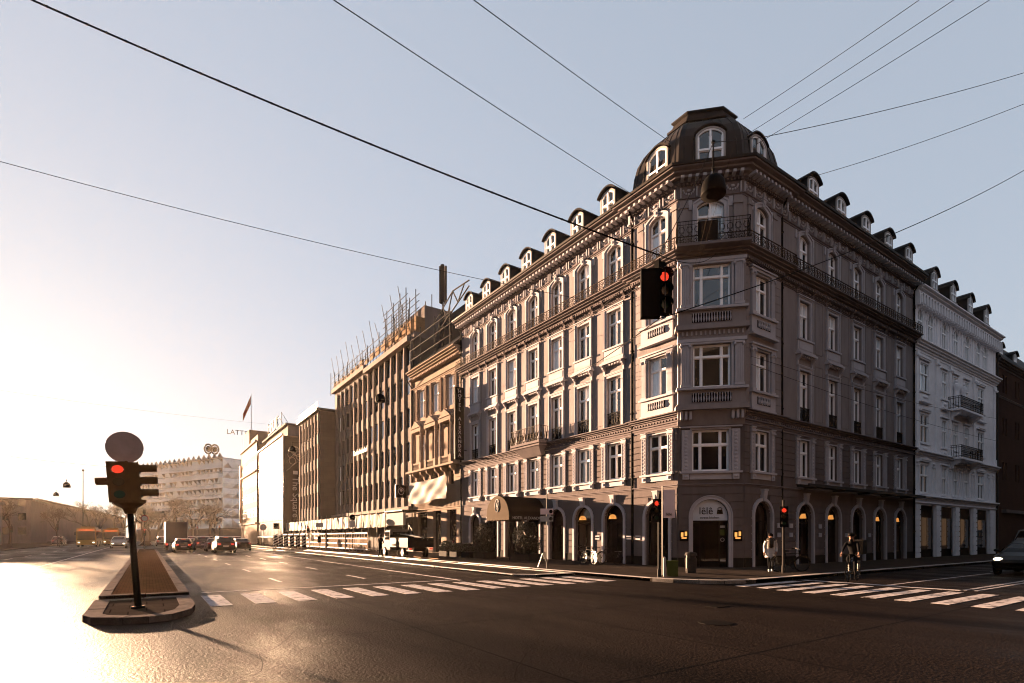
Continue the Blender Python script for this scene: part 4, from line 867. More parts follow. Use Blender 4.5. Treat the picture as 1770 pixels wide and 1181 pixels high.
nw.box(.3, 10, NY0+.02, NY0+.1, 0, 18); nw.box(.3, 10, NY1-.1, NY1, 0, 18); nw.build('wall', 'narrow_stone', nb, world=True)
nt_ = MB(HL)
for u in NC:
    for s in (-1, 1): ornament_strip(nt_, u+s*1.05, .34, 13.3, 16.2, .12); nt_.box(u+s*1.05-.24, u+s*1.05+.24, 0, .2, 16.2, 16.4)
    nt_.prism([(u-1.15, 12.35), (u+1.15, 12.35), (u, 13.05)], 'y', 0, .75); nt_.prism([(u-.72, 12.46), (u+.72, 12.46), (u, 12.9)], 'y', .74, .72)
    nt_.prism([(u-1.25, 12.25), (u+1.25, 12.25), (u+1.25, 12.38), (u, 13.15), (u-1.25, 12.38)], 'y', 0, .5)
    nt_.box(u-1.2, u+1.2, 0, .72, 11.95, 12.28)
    for s in (-1, 1): nt_.lathe([(.2, 8.9), (.16, 9.05), (.15, 11.6), (.14, 11.7), (.22, 11.95)], 10, (u+s*1.0, .5, 0)); nt_.box(u+s*1.0-.22, u+s*1.0+.22, 0, .7, 8.2, 8.9)
    nt_.box(u-1.2, u+1.2, .55, .65, 8.75, 8.9); balusters(nt_, u-.78, u+.78, 8.25, 8.75, .58, 9, 0, 0)
    for s in (-.9, .9): mb = MB(); bracket(mb, 0, .26, 7.2, 8.0, .65); nt_.add(mb.v, mb.f, 0, HL @ Matrix.Translation((u+s, 0, 0)))
nt_.box(NY0, NY1, 0, .8, 8.02, 8.2); nt_.build('facade_trim', 'narrow_stone', nb, world=True)
NP = [(0, NY1), (0, NY0)]; nc = MB(); sweep(nc, NP, cornice_prof(17.6, 18.35, .8, 4)); sweep(nc, NP, cornice_prof(16.4, 16.75, .2, 2)); sweep(nc, NP, cornice_prof(4.15, 4.4, .12, 1))
along(NP, .3, lambda T, k, L: nc.box(-.08, .08, 0, .5, 17.45, 17.62, 0, T)); along(NP, .26, lambda T, k, L: nc.box(-.05, .05, 0, .07, 4.4, 4.95, 0, T)); nc.build('cornice', 'narrow_stone', nb, world=True)
nr = MB(); sweep(nr, NP, [(.75, 18.36), (.6, 18.5), (-2.5, 21.2), (-2.5, 18.3)]); nr.box(2.4, 12, NY0, NY1, 18, 21.4); nr.build('roof', 'slate', nb, world=True)
for u in NC: place_window(nb, 'n_top', HL, u, 13.5, variant=1); place_window(nb, 'n_mid', HL, u, 8.9, variant=0)
for h in hl[6:]:
    o = MB().box(h[0], h[1], -.34, -.28, h[2], h[3]).build('shop_window' if h[2] < 4 else 'window_frame', 'black', nb, T=HL, world=True)
    MB().box(h[0]+.12, (h[0]+h[1])/2-.04, -.28, -.26, h[2]+.12, h[3]-.12).box((h[0]+h[1])/2+.04, h[1]-.12, -.28, -.26, h[2]+.12, h[3]-.12).build('pane', 'glass', o)
dp = MB(); dp.tube([(-.75, NY1-.1, 17.7), (-.12, NY1-.15, 16.8), (-.12, NY1-.15, .1)], .06, 6); dp.build('downpipe', 'grey_post', nb, world=True)
sh = MB(HL); NU, NZ = 44, 16; sr = random.Random(2)
for i in range(NU+1):
    for j in range(NZ+1):
        s, t = i/NU, j/NZ; u = 26.6+7.9*s+.35*(1-t)*(s-.3); z = 5.0+2.15*t-.18*math.sin(PI*s)*t-.1*s+.12*math.sin(7*s)*(1-t)
        sh.v.append(tuple(HL @ Vector((u, .85+.07*math.sin(11*s-6*t)+.05*math.sin(19*s+8*t)+.03*math.sin(11*t), z))))
for i in range(NU):
    for j in range(NZ): a = i*(NZ+1)+j; sh.f.append((a, a+1, a+NZ+2, a+NZ+1)); sh.mi.append(0)
sb_ = sh.build('sheet', 'canvas', None, smooth=True); tag(sb_, 'large crumpled white sheet hung across the sandstone house front', 'sheet')

# ---------------------------------------------------------------- concrete office building with roof scaffolding
window_kind('o', 1.15, 2.1, 0, 'none', 0, 1, q=-.12, variants=3)
WK['o']['frame'] = frame_mesh(1.15, 2.1, 0, 2.1, 1, -.12, 'grey_post')
ob = thing('office_building', 'long concrete office building with tall fins and scaffolding along its roof', 'building', (0, 49, 0))
OY0, OY1, OB = 35.75, 63.4, 49.3; pitch = 1.86; cols = [OY0+1.0+pitch*i for i in range(14)]; zr = [6.0, 9.5, 13.0, 16.5]; zs5 = 19.6
ow = MB(); hl = [(u-.575, u+.575, z, z+2.1, 0) for u in cols for z in zr+[zs5]]
wall(ow, HL, OY0, OY1, 0, 22.4, hl, .2); ow.box(.2, 12, OY0, OY0+.1, 0, 22.4); ow.box(11.9, 12, OY0, OY1, 0, 22.4); ow.box(.2, 12, OY1-.1, OY1, 0, 22.4); ow.build('wall', 'spandrel', ob, world=True)
fn = MB()
for i in range(16): y = OY0+.07+pitch*i; FNM = fn.mesh
fm_ = MB(); fm_.box(-.1, .1, 0, .17, 4.8, 22.0); FM = fm_.mesh('fin', 'concrete')
for i in range(16):
    y = OY0+.07+pitch*i
    if y < OY1: link('fin', FM, ob, HL @ Matrix.Translation((y, 0, 0)), world=True)
for u in cols:
    for z in zr+[zs5]: place_window(ob, 'o', HL, u, z, variant=wrnd.choice((0, 0, 0, 1, 2)))
MB().box(-.6, 0, OY0, 49.4, 21.75, 22.3).build('cornice', 'concrete', ob, world=True); MB().box(-.55, 0, 49.4, OY1, 22.35, 22.9).build('cornice', 'concrete', ob, world=True); MB().box(-.45, 0, OY0, OY1, 4.45, 4.8).build('string_course', 'concrete', ob, world=True)
orf = MB(); orf.box(.2, 12, OY0, OY1, 22.4, 22.9); orf.box(1.5, 11, OY0+.3, 48, 22.9, 26.0); orf.build('roof', 'stucco_low', ob, world=True)
at = MB(); at.box(.5, 1.5, OY0+.2, OY0+6, 22.9, 24.6); at.build('attic', 'wood', ob, world=True)
# projecting lower block
lb = thing('office_annex', 'lower stone-clad office block jutting towards the street beyond the scaffolded building', 'building', (-2.1, 69, 0))
lw = MB(); LF = FT(-2.13, 0, -1, 0); lc = [64.9+1.86*i for i in range(6)]; hl = [(u-.575, u+.575, z, z+2.1, 0) for u in lc for z in zr]
wall(lw, LF, 63.42, 75.2, 0, 19.7, hl, .2); lw.box(-1.9, 12, 75.1, 75.2, 0, 19.7); lw.build('wall', 'spandrel', lb, world=True)
MB().box(-2.13, 9, 63.42, 63.6, 0, 19.7).build('gable_wall', 'stone_slabs', lb, world=True)
for i in range(7): link('fin', FM, lb, LF @ Matrix.Translation((64.0+1.86*i, 0, -2.5)), world=True)
for u in lc:
    for z in zr: place_window(lb, 'o', LF, u, z, variant=wrnd.choice((0, 0, 1)))
r = MB(); r.box(-2.7, 9, 63.2, 75.4, 19.7, 20.0); r.box(-2.5, 9, 63.5, 75.2, 20.0, 20.2); r.build('roof', 'lead', lb, world=True)
rl = MB(); 
for z in (20.6, 21.0): rl.tube([(-2.4, 63.6, z), (-2.4, 75, z)], .04, 4)
for i in range(12): rl.tube([(-2.4, 63.6+i*1.03, 20.2), (-2.4, 63.6+i*1.03, 21.0)], .03, 4)
rl.build('roof_railing', 'steel', lb, world=True)
hb = MB(); hb.box(-1.6, 0, 75.2, 83.5, 0, 4.2); hb.build('link_wall', 'spandrel', lb, world=True)
text_mesh('Centralhotellet', .95, .05, 'sign_white', 'lettering', TX(HL, 50.8, .5, 12.35), ob, world=True, squeeze=.9)
# ---------------------------------------------------------------- glass fronted block with a lettered gable
sq = thing('glass_front_block', 'tall block with glaring mirror-glass street front and dark lettered brick gable', 'building', (-3, 84, 0))
SX = -3.07; MB().box(SX+.02, 10, 83.6, 108.6, 0, 19.2).build('wall', 'square_side', sq, world=True)
gf = MB()
for i in range(13):
    for j in range(6):
        y0, z0 = 83.7+i*1.9, 1.6+j*2.95; k = (i*7+j*3) % 5*.004
        gf.add([(SX-.05-k, y0, z0), (SX-.05, y0+1.86, z0), (SX-.05-k, y0+1.86, z0+2.9), (SX-.05+k, y0, z0+2.9)], [(0, 1, 2, 3)])
gf.build('glass_front', 'mirror_glass', sq, world=True)
g = MB()
for z in (1.5, 19.3): g.box(SX-.35, SX, 83.6, 108.6, z, z+.25)
g.box(SX-.12, SX, 83.55, 83.7, 1.5, 19.3)
g.build('front_frame', 'white_paint', sq, world=True)
r = MB(); r.box(SX+.8, 10, 84, 108, 19.4, 21.2); r.box(SX+.3, 10.3, 83.6, 108.4, 21.2, 21.5); r.build('roof_storey', 'stucco_low', sq, world=True)
sgT = FT(0, 83.6, 0, -1); text_mesh('The Square', 1.55, .06, 'sign_white', 'lettering', TX(sgT, 1.1, .06, 8.6, -PI/2), sq, world=True)
MB().box(-1.5, -.7, 83.52, 83.6, 12.6, 13.2).build('square_symbol', 'sign_white', sq, world=True)
em = MB(); er_ = random.Random(8)
for k in range(7):
    a = er_.uniform(0, 6.28); c = (1.3*math.cos(a)*.5+.2-1.4, 15.7+1.0*math.sin(a)); rr = er_.uniform(.4, .8)
    em.tube([(c[0]+rr*math.cos(2*PI*i/12)*.9, 83.54, c[1]+rr*math.sin(2*PI*i/12)) for i in range(12)], .05, 4, closed=True)
em.build('wall_ornament', 'narrow_stone', sq, world=True)
rs = MB(); 
for i in range(5): rs.tube([(-2.2, 90+i*3.2, 21.5), (-2.2, 90+i*3.2, 24.6)], .07, 4); rs.tube([(-2.2, 90+i*3.2, 24.6), (-.2, 90+i*3.2, 21.5)], .05, 4)
for z in (22.3, 23.9): rs.tube([(-2.2, 90, z), (-2.2, 102.8, z)], .06, 4)
ro = rs.build('roof_sign_frame', 'iron', sq, world=True)
text_mesh('FILM', 3.4, .1, 'iron', 'lettering', TX(FT(-2.3, 0, -1, 0), 96.4, .05, 23.3), ro, world=True) if 0 else text_mesh('FILM', 3.0, .1, 'iron', 'lettering', TX(FT(-2.3, 0, -1, 0), 96.4, .05, 23.2), ro, world=True)
# ---------------------------------------------------------------- tan brick building with flag
tb = thing('tan_brick_building', 'tan brick building with roof lettering, flagpole and red corner strip', 'building', (-3.4, 120, 0))
tw = MB(); TF = FT(-3.4, 0, -1, 0); tc_ = [110.3+2.05*i for i in range(10)]; hl = [(u-.6, u+.6, z, z+1.9, 0) for u in tc_ for z in (6, 9.4, 12.8, 16.2, 19.4)]
wall(tw, TF, 108.9, 131.5, 0, 22.0, hl, .2); tw.box(-3.2, 8, 108.9, 109, 0, 22); tw.box(-3.4, 8, 131.4, 131.5, 0, 22)
tw.box(-3.42, 2, 119, 128.5, 22, 26.0); tw.box(-3.2, 3, 109, 119, 22, 23.4); tw.build('wall', 'tan_brick', tb, world=True)
window_kind('t', 1.2, 1.9, 0, 'none', .6, 2, q=-.12, variants=2)
for u in tc_:
    for z in (6, 9.4, 12.8, 16.2, 19.4): place_window(tb, 't', TF, u, z)
c = MB(); 
for z in (4.4, 15.6, 21.9): MB().box(-3.75, -3.4, 108.9, 131.5, z, z+.35).build('cornice', 'narrow_stone', tb, world=True)
MB().box(-3.8, -3.45, 131.0, 131.5, 5, 19).build('corner_strip', 'sign_red', tb, world=True)
fp = MB(); fp.tube([(-2.5, 122.5, 26), (-2.5, 122.5, 35)], [.09, .05], 6); fo = fp.build('flagpole', 'steel', tb, world=True)
fl = MB()
for i in range(7):
    for j in range(2): fl.v.append((-2.6-.28*i, 122.5+.1*math.sin(i), 34.6-j*(2.0-.05*i)-.75*i)); 
for i in range(6): fl.f.append((2*i, 2*i+1, 2*i+3, 2*i+2)); fl.mi.append(0)
fl.build('flag', 'sign_red', fo, world=True)
text_mesh('LATTER', 1.6, .1, 'iron', 'lettering', TX(FT(0, 128, 0, -1), 4.3, .1, 26.6), tb, world=True)
# ---------------------------------------------------------------- glass house with saw-tooth roof at the end of the boulevard
M['facade_glass'] = mat('pale reflecting facade glass', (.27, .25, .235), .07, .25, .12, metal=.8, ior=1.8, bump=.05, bscale=.35)
gb = thing('glass_building', 'large glass building with saw-tooth roof edge and two round rooftop signs', 'building', (-1.2, 193, 0))
GA = Vector((-1.2, 193, 0)); GB = Vector((-26, 246, 0)); GD = Vector((14, 200, 0)); gz = 29.0
def panels(mb, A, B, n, rows, z0, z1, m=0, tilt=.05):
    d = (B-A); nrm = Vector((d.y, -d.x, 0)).normalized(); rnd = random.Random(4)
    for i in range(n):
        for j in range(rows):
            a, b = A+d*(i/n), A+d*((i+1)/n); c0, c1 = z0+(z1-z0)*j/rows, z0+(z1-z0)*(j+1)/rows; c = (a+b)/2+nrm*-.35*0; zc = (c0+c1)/2; apex = (a+b)/2+nrm*(-tilt*rnd.uniform(.2, 1.6))
            P = [(a.x, a.y, c0+.05), (b.x, b.y, c0+.05), (b.x, b.y, c1), (a.x, a.y, c1), (apex.x, apex.y, zc)]
            mb.add(P, [(0, 1, 4), (1, 2, 4), (2, 3, 4), (3, 0, 4)], m)
g = MB(); panels(g, GA, GB, 22, 7, 4.5, gz, tilt=-.6); g.build('glass_facade', 'facade_glass', gb, world=True)
g = MB(); panels(g, GA, GD, 5, 7, 4.5, gz, tilt=-.3); g.build('side_facade', 'mirror_glass', gb, world=True)
g = MB(); GE = GB+(GD-GA)
for k, z in enumerate((4.3, 8.6, 12.6, 16.4, 20, 24, 28.7)):
    for A, B in ((GA, GB), (GA, GD)):
        d = (B-A).normalized(); n_ = Vector((d.y, -d.x, 0))*(-1 if B is GB else 1); g.tube([A+Vector((0, 0, z))+n_*.1, B+Vector((0, 0, z))+n_*.1], .08, 4)
g.build('floor_band', 'steel', gb, world=True)
g = MB(); g.add([(p.x, p.y, z) for z in (0, 4.4) for p in (GA, GB, GE, GD)], [(0, 1, 5, 4), (0, 3, 7, 4)]); g.add([(p.x, p.y, z) for z in (4.4, gz-.2) for p in (GB, GE, GD)], [(0, 1, 4, 3), (1, 2, 5, 4)]); g.add([(p.x, p.y, gz-.2) for p in (GA, GB, GE, GD)], [(0, 1, 2, 3)]); g.build('wall', 'spandrel', gb, world=True)
tm = MB(); tm.hexa([(-1.2, -.4, 0), (1.2, -.4, 0), (1.2, .4, 0), (-1.2, .4, 0)], [(-.05, -.05, 1.7), (.05, -.05, 1.7), (.05, .05, 1.7), (-.05, .05, 1.7)]); TM = tm.mesh('roof_tooth', 'steel')
dd_ = GB-GA
for i in range(18):
    p = GA+dd_*((i+.5)/18); link('roof_tooth', TM, gb, TR(p.x, p.y, gz, math.atan2(dd_.y, dd_.x)), world=True)
for px in (-5.0, -3.0):
    rs = MB(); rs.tube([(px+1.15*math.cos(2*PI*i/16), 199, gz+3.3+1.6*math.sin(2*PI*i/16)) for i in range(16)], .3, 5, closed=True); rs.tube([(px, 199, gz-.3), (px, 199, gz+2.0)], .12, 5); rs.ball((px, 199, gz+3.3), (.8, .15, 1.1), 10); rs.build('round_sign', 'iron', gb, world=True)
# ---------------------------------------------------------------- hazy buildings on the far left side
def simple_block(name, label, x0, x1, y0, y1, h, m, rows, cat='building'):
    t = thing(name, label, cat, ((x0+x1)/2, y0, 0)); MB().box(x0, x1, y0, y1, 0, h).build('wall', m, t, world=True)
    MB().box(x0-.4, x1+.4, y0-.4, y1+.4, h, h+.4).build('roof', 'lead', t, world=True)
    wm = MB(); wm.box(-.7, .7, -.06, .04, 0, 1.6); me = wm.mesh('window', 'glass'); n = int((x1-x0)/3)
    for j in range(rows):
        for i in range(n): link('window', me, t, TR(x0+(i+.5)*(x1-x0)/n, y0, 2.2+j*3.3), world=True)
    return t
simple_block('hall_building', 'long low hazy hall behind the buses left of the boulevard', -78, -45, 150, 175, 10.2, 'stucco_low', 3)
simple_block('pavilion', 'low flat-roofed pavilion at the far left edge of the street', -72, -52, 84, 94, 5.8, 'stucco_low', 1)
simple_block('kiosk_building', 'dark square building behind the left traffic signals', -56, -45, 108, 120, 7.6, 'stucco_low', 2)
simple_block('terrace_building', 'pale terraced building with long horizontal ledges at the far left', -96, -66, 120, 132, 10.5, 'concrete', 3)
gh_ = thing('gabled_hall', 'gabled roof hall fading into haze left of the glass building', 'building', (-44, 215, 0))
MB().prism([(-75, 0), (-30, 0), (-30, 8), (-52, 13.5), (-75, 9)], 'y', 215, 240).build('wall', 'stucco_low', gh_, world=True)
MB().hexa([(-75.5, 214, 9), (-52, 214, 13.5), (-52, 241, 13.5), (-75.5, 241, 9)], [(-75.5, 214, 9.5), (-52, 214, 14.1), (-52, 241, 14.1), (-75.5, 241, 9.5)]).hexa([(-52, 214, 13.5), (-29.5, 214, 8), (-29.5, 241, 8), (-52, 241, 13.5)], [(-52, 214, 14.1), (-29.5, 214, 8.5), (-29.5, 241, 8.5), (-52, 241, 14.1)]).build('roof', 'lead', gh_, world=True)
# ---------------------------------------------------------------- traffic signals
def lens_block(parent, T, lit='red', visor=True, hood=.22, s=1.0, only=None, mats='black'):
    h = MB(); h.box(-.16*s, .16*s, -.12*s, .05*s, 0, 1.0*s); h.box(-.19*s, .19*s, .04*s, .06*s, -.02, 1.02*s)
    hd = h.build('signal_head', mats, parent, T=T)
    for k, (c, z) in enumerate((('red', .82), ('amber', .5), ('green', .18))):
        m = 'red_light' if (c == 'red' and lit == 'red') else 'off_'+c
        l = MB(); l.tube([(0, .055*s, z*s), (0, .085*s, z*s)], [.105*s, .095*s], 14); l.build('lens', m, hd)
        if visor and (only is None or k == only):
            v = MB(); n = 10
            for i in range(n):
                a, b = PI*(-.08)+PI*1.16*i/n, PI*(-.08)+PI*1.16*(i+1)/n; r0 = .13*s
                p = lambda t, y, r: (r*math.cos(t), y, z*s+r*math.sin(t))
                v.hexa([p(a, .05*s, r0), p(b, .05*s, r0), p(b, .05*s, r0+.012), p(a, .05*s, r0+.012)], [p(a, hood*s*(1 if .15 < i/n < .85 else .8), r0), p(b, hood*s, r0), p(b, hood*s, r0+.012), p(a, hood*s, r0+.012)])
            v.build('visor', mats, hd)
    return hd
M['signal_flare_brown'] = mat('signal housing with flare tint', (.11, .055, .018), .5, .2, 5)  # warm lens flare put into the housing colour
isl = thing('traffic_signal', 'leaning traffic signal with round disc on top, standing on the near island nose', 'traffic signal', (-22.78, -1.95, .12))
isl.rotation_euler = (R(-1.5), R(-4.0), 0)
p = MB(); p.tube([(0, 0, 0), (0, 0, .05)], .13, 12); p.tube([(0, 0, 0), (0, 0, 2.35)], [.068, .058], 12); p.tube([(0, 0, 2.25), (0, 0, 2.5)], [.10, .085], 12); p.build('pole', 'black', isl, smooth=False)
b = MB(); b.lathe([(.09, 2.02), (.13, 2.14), (.30, 2.24), (.31, 2.3), (.0, 2.3)], 14); b.build('signal_bracket', 'signal_flare_brown', isl)
for az, ox, oy in ((PI, -.15, -.13), (-PI/2, .16, -.02), (PI/2, -.17, .03)):
    T = TR(ox, oy, 2.28, az) @ Matrix.Diagonal((1.0, 1.0, .82, 1)); hd = lens_block(isl, T, 'red' if az == PI else None, az != PI, .38, only=1 if az == PI/2 else None, mats='signal_flare_brown')
d = MB(); d.tube([(0, -.0, 2.5), (0, 0, 3.15)], .03, 8); d.build('sign_stem', 'signal_flare_brown', isl)
d = MB(); d.tube([(0, -.02, 3.44), (0, .012, 3.44)], .325, 32); d.tube([(.325*math.cos(2*PI*i/32), 0, 3.44+.325*math.sin(2*PI*i/32)) for i in range(32)], .012, 6, closed=True); d.build('round_sign', 'sign_back', isl)
# hanging signal over the crossing
HSX, HSY = -13.97, -8.55
hs_ = thing('hanging_traffic_signal', 'black traffic signal hung from wires over the crossing, showing red', 'traffic signal', T=Matrix.Translation((HSX, HSY, 6.12)) @ Matrix.Scale(.9, 4))
T = TR(.1, -.02, .1, R(155)); hd = lens_block(hs_, T, 'red', True, .24)
T2 = TR(-.2, .1, -.03, R(-40)); b = MB(); b.box(-.21, .21, -.11, .06, 0, 1.08); b.build('signal_head', 'black', hs_, T=T2)
b = MB(); b.box(-.1, .16, -.07, .07, 1.08, 1.26); b.tube([(-.04, 0, 0), (-.04, 0, 1.1)], .02, 6); b.tube([(0, 0, 1.2), (0, 0, 1.34)], .02, 6); b.build('hanger', 'black', hs_)
b = MB(); b.box(-.012, .012, -.17, -.15, .06, 1.1); b.build('edge_strip', 'steel', hs_)
def street_signal(name, label, x, y, rz, h=2.35, lit='red', group=None, z=.12):
    t = thing(name, label, 'traffic signal', (x, y, z), rz, group)
    p = MB(); p.tube([(0, 0, 0), (0, 0, h+.95)], .055, 10); p.tube([(0, 0, 0), (0, 0, .3)], .075, 10); p.build('pole', 'grey_post', t)
    lens_block(t, TR(0, .2, h-.2, 0) @ Matrix.Diagonal((.85, .85, .85, 1)), lit); return t
def rz_to(x, y, tx, ty): return math.atan2(ty-y, tx-x)-PI/2
CX, CY = -22.62, -15.96
street_signal('traffic_signal', 'traffic signal showing red beside the pink banner at the hotel corner', -6.4, -2.05, rz_to(-6.4, -2.05, CX, CY)-.35, 2.3)
street_signal('traffic_signal', 'traffic signal showing red between the walking woman and the parked bicycle', -.1, -3.4, rz_to(-.1, -3.4, CX, CY)+.1, 2.15)
street_signal('traffic_signal', 'hazy traffic signal on the left kerb in front of the flat pavilion', -39.3, 92, PI, 2.4, None)
street_signal('traffic_signal', 'thin traffic signal beside the waiting pedestrian left of the buses', -34.6, 97, PI, 2.9, None)
fs = street_signal('traffic_signal', 'distant traffic signal with no-turn sign at the far tip of the median', -22.9, 64.0, PI, 2.0, 'red', z=.0)
sg = MB(); sg.tube([(0, .06, 3.9), (0, .1, 3.9)], .42, 20); s1 = sg.build('prohibition_sign', 'sign_red', fs); sg = MB(); sg.tube([(0, .09, 3.9), (0, .115, 3.9)], .3, 20); sg.build('sign_face', 'sign_white', s1)
sg = MB(); sg.tube([(0, 0, 2.9), (0, 0, 4.6)], .05, 6); sg.box(-.18, .18, -.1, .1, 4.5, 5.0); sg.build('upper_post', 'black', fs)
for x, y, lb_ in ((-9.5, 118, 'far traffic signal showing red before the tan brick building'), (-13, 128, 'far traffic signal showing red above the waiting cars'), (-4.2, 62, 'traffic signal showing red beside the striped barrier boards')):
    street_signal('traffic_signal', lb_, x, y, PI, 3.2 if y > 100 else 2.3)
# ---------------------------------------------------------------- signs and posts
def sign_post(name, label, x, y, rz, h, parts, z=.12, cat='sign'):
    t = thing(name, label, cat, (x, y, z), rz); p = MB(); p.tube([(0, 0, 0), (0, 0, h)], .035, 8); p.build('pole', 'steel', t)
    for kind, zc, w, hh, m in parts:
        b = MB()
        if kind == 'disc': b.tube([(0, .03, zc), (0, .06, zc)], w, 20)
        else: b.box(-w/2, w/2, .03, .06, zc-hh/2, zc+hh/2)
        b.build('sign_face', m, t)
    return t
t = sign_post('parking_sign', 'bent steel post with two small parking plates in front of the hotel awning', -6.6, 4.7, rz_to(-6.6, 4.7, CX, CY), 3.6, [('box', 2.75, .62, .28, 'poster'), ('box', 2.4, .62, .26, 'sign_white')])
MB().tube([(0, 0, .3), (.2, 0, .7), (.42, 0, .06)], .03, 6).build('bent_stay', 'steel', t)
for z in (2.75, 2.4): MB().tube([(-.2, .065, z), (-.2, .08, z)], .09, 12).build('plate_symbol', 'black', t)
t = thing('banner_sign', 'tall pale pink banner of the corner shop on a steel post', 'banner', (-5.6, -1.6, .12), rz_to(-5, -1.35, CX, CY)+PI)
MB().tube([(-.05, 0, 0), (-.05, 0, 3.55)], .03, 8).build('pole', 'steel', t); MB().box(-.02, .42, -.01, .01, 2.28, 3.4).build('banner', 'poster', t); text_mesh('lêlê', .16, .01, 'black', 'lettering', Matrix.Translation((.2, -.02, 2.42)) @ Matrix.Rotation(PI/2, 4, 'X'), t)
t = sign_post('round_sign', 'dark round sign with plate under it in front of the wrapped hoarding', -4.4, 41.5, rz_to(-4.4, 41.5, CX, CY), 3.9, [('disc', 3.6, .33, 0, 'black'), ('box', 2.9, .6, .75, 'sign_white')])
t = sign_post('warning_sign', 'small framed plate sign on a post before the railings', -5.4, 51, rz_to(-5.4, 51, CX, CY), 3.1, [('box', 2.95, .85, .55, 'sign_white'), ('box', 1.2, .42, .8, 'black')])
for x, y, lb_ in ((-7.9, 74, 'prohibition sign on a post left of the paired plates'), ):
    t = sign_post('round_sign', lb_, x, y, PI, 3.4, [('disc', 3.0, .5, 0, 'sign_red'), ('disc', 3.0, .4, 0, 'sign_white')])
    t.location.z = .1; KIDS(t)[2].location.y = .02
sign_post('parking_sign', 'pair of square plates on a post near the glaring glass front', -6.0, 74, PI, 3.6, [('box', 3.2, .9, .9, 'black'), ('box', 3.2, .3, .6, 'sign_white')])
t = thing('advert_sign', 'projecting square sign with white emblem on the office building wall', 'sign', (-.2, 36.6, 5.7)); MB().box(-1.25, -.1, 0, .2, 0, 1.3).build('sign_box', 'black', t); b = MB(); b.tube([(-.68+.3*math.cos(2*PI*i/14), -.02, .65+.35*math.sin(2*PI*i/14)) for i in range(14)], .035, 5, closed=True); b.ball((-.68, -.02, .75), (.16, .02, .14), 8); b.build('emblem', 'sign_white', t); MB().box(-1.28, -1.25, -.02, .22, -.02, 1.32).build('sign_edge', 'sign_white', t)
# ---------------------------------------------------------------- corner furniture
t = thing('utility_cabinet', 'small moss green street cabinet beside the signal pole', 'cabinet', (-5.75, -2.15, .12), rz_to(-5.75, -2.15, CX, CY)); MB().box(-.2, .2, -.15, .15, 0, .56).build('body', 'green_plastic', t); MB().box(-.22, .22, -.17, .17, .56, .6).build('lid', 'green_plastic', t); b = MB(); b.box(-.17, -.01, .15, .16, .05, .52); b.box(.01, .17, .15, .16, .05, .52); b.build('door', 'green_plastic', t)
t = thing('bollard', 'short pale bollard catching sunlight beside the green cabinet', 'bollard', (-6.15, -2.1, .12)); MB().tube([(0, 0, 0), (0, 0, .7), (0, 0, .76)], [.055, .055, .02], 10).build('post', 'white_paint', t)
def bin_(label, x, y):
    t = thing('litter_bin', label, 'bin', (x, y, .12)); b = MB(); b.lathe([(.2, 0), (.22, .1), (.24, .62), (.2, .66), (.2, .72), (.26, .74), (.22, .86), (.05, .9)], 14); b.build('body', 'grey_post', t); MB().tube([(-.25, 0, .2), (-.25, 0, .75)], .02, 6).build('latch', 'steel', t); return t
bin_('dark round litter bin by the corner shop door', -3.6, -1.35)
def bike(name, label, x, y, rz, lean=0, group=None, fr='black', z=.12, box=False):
    t = thing(name, label, 'bicycle', T=TR(x, y, z, rz) @ Matrix.Rotation(lean, 4, 'X'), group=group)
    for wx in (-.53, .53):
        w = MB(); w.tube([(wx+.335*math.cos(2*PI*i/24), 0, .345+.335*math.sin(2*PI*i/24)) for i in range(24)], .019, 5, closed=True); wo = w.build('wheel', 'tyre', t)
        w = MB(); w.tube([(wx+.31*math.cos(2*PI*i/24), 0, .345+.31*math.sin(2*PI*i/24)) for i in range(24)], .012, 4, closed=True)
        for i in range(14): a = 2*PI*i/14; w.tube([(wx, .02*(-1)**i, .345), (wx+.31*math.cos(a), 0, .345+.31*math.sin(a))], .003, 3, cap=False)
        w.tube([(wx, -.04, .345), (wx, .04, .345)], .025, 6); w.build('rim', 'chrome', wo)
        w = MB(); w.tube([(wx+.37*math.cos(a), 0, .345+.37*math.sin(a)) for a in [R(g) for g in (range(10, 171, 20) if wx > 0 else range(30, 211, 20))]], .02, 4); w.build('mudguard', fr, t)
    f = MB(); bb = (-.08, 0, .29); st = (-.22, 0, .78); hd_ = (.36, 0, .82); hl_ = (.40, 0, .62)
    for a, b, r in ((bb, st, .017), (st, hd_, .016), (bb, hl_, .019), (hd_, hl_, .02), (hl_, (.53, 0, .345), .015), (bb, (-.53, 0, .345), .012), (st, (-.53, 0, .345), .01), (hd_, (.33, 0, .98), .013), (st, (-.245, 0, .88), .014)): f.tube([a, b], r, 6)
    f.tube([(-.05, -.1, .29), (-.05, .1, .29)], .012, 5); f.tube([(-.05, -.1, .29), (.08, -.1, .16)], .012, 5); f.tube([(-.05, .1, .29), (-.18, .1, .42)], .012, 5); f.box(.04, .13, -.17, -.09, .14, .17); f.box(-.22, -.13, .09, .17, .41, .44)
    f.build('frame', fr, t); h = MB(); h.tube([(.2, -.3, 1.0), (.3, -.22, 1.02), (.34, 0, .99), (.3, .22, 1.02), (.2, .3, 1.0)], .013, 6); h.build('handlebar', 'chrome', t)
    s = MB(); s.ball((-.27, 0, .91), (.14, .08, .04), 8); s.ball((-.15, 0, .91), (.09, .03, .025), 6); s.build('saddle', 'black', t)
    r = MB(); r.box(-.75, -.33, -.07, .07, .72, .735); r.tube([(-.68, .06, .72), (-.53, .05, .345)], .008, 4); r.tube([(-.68, -.06, .72), (-.53, -.05, .345)], .008, 4); r.build('rack', 'steel', t)
    return t
bike('bicycle', 'parked bicycle standing behind the woman in the pale coat', 0.75, -3.2, R(-35), R(6))
bike('bicycle', 'bicycle leaning in front of the arch beside the bent post', -2.2, 6.6, R(80), R(7), 'bicycles parked before the hotel arches')
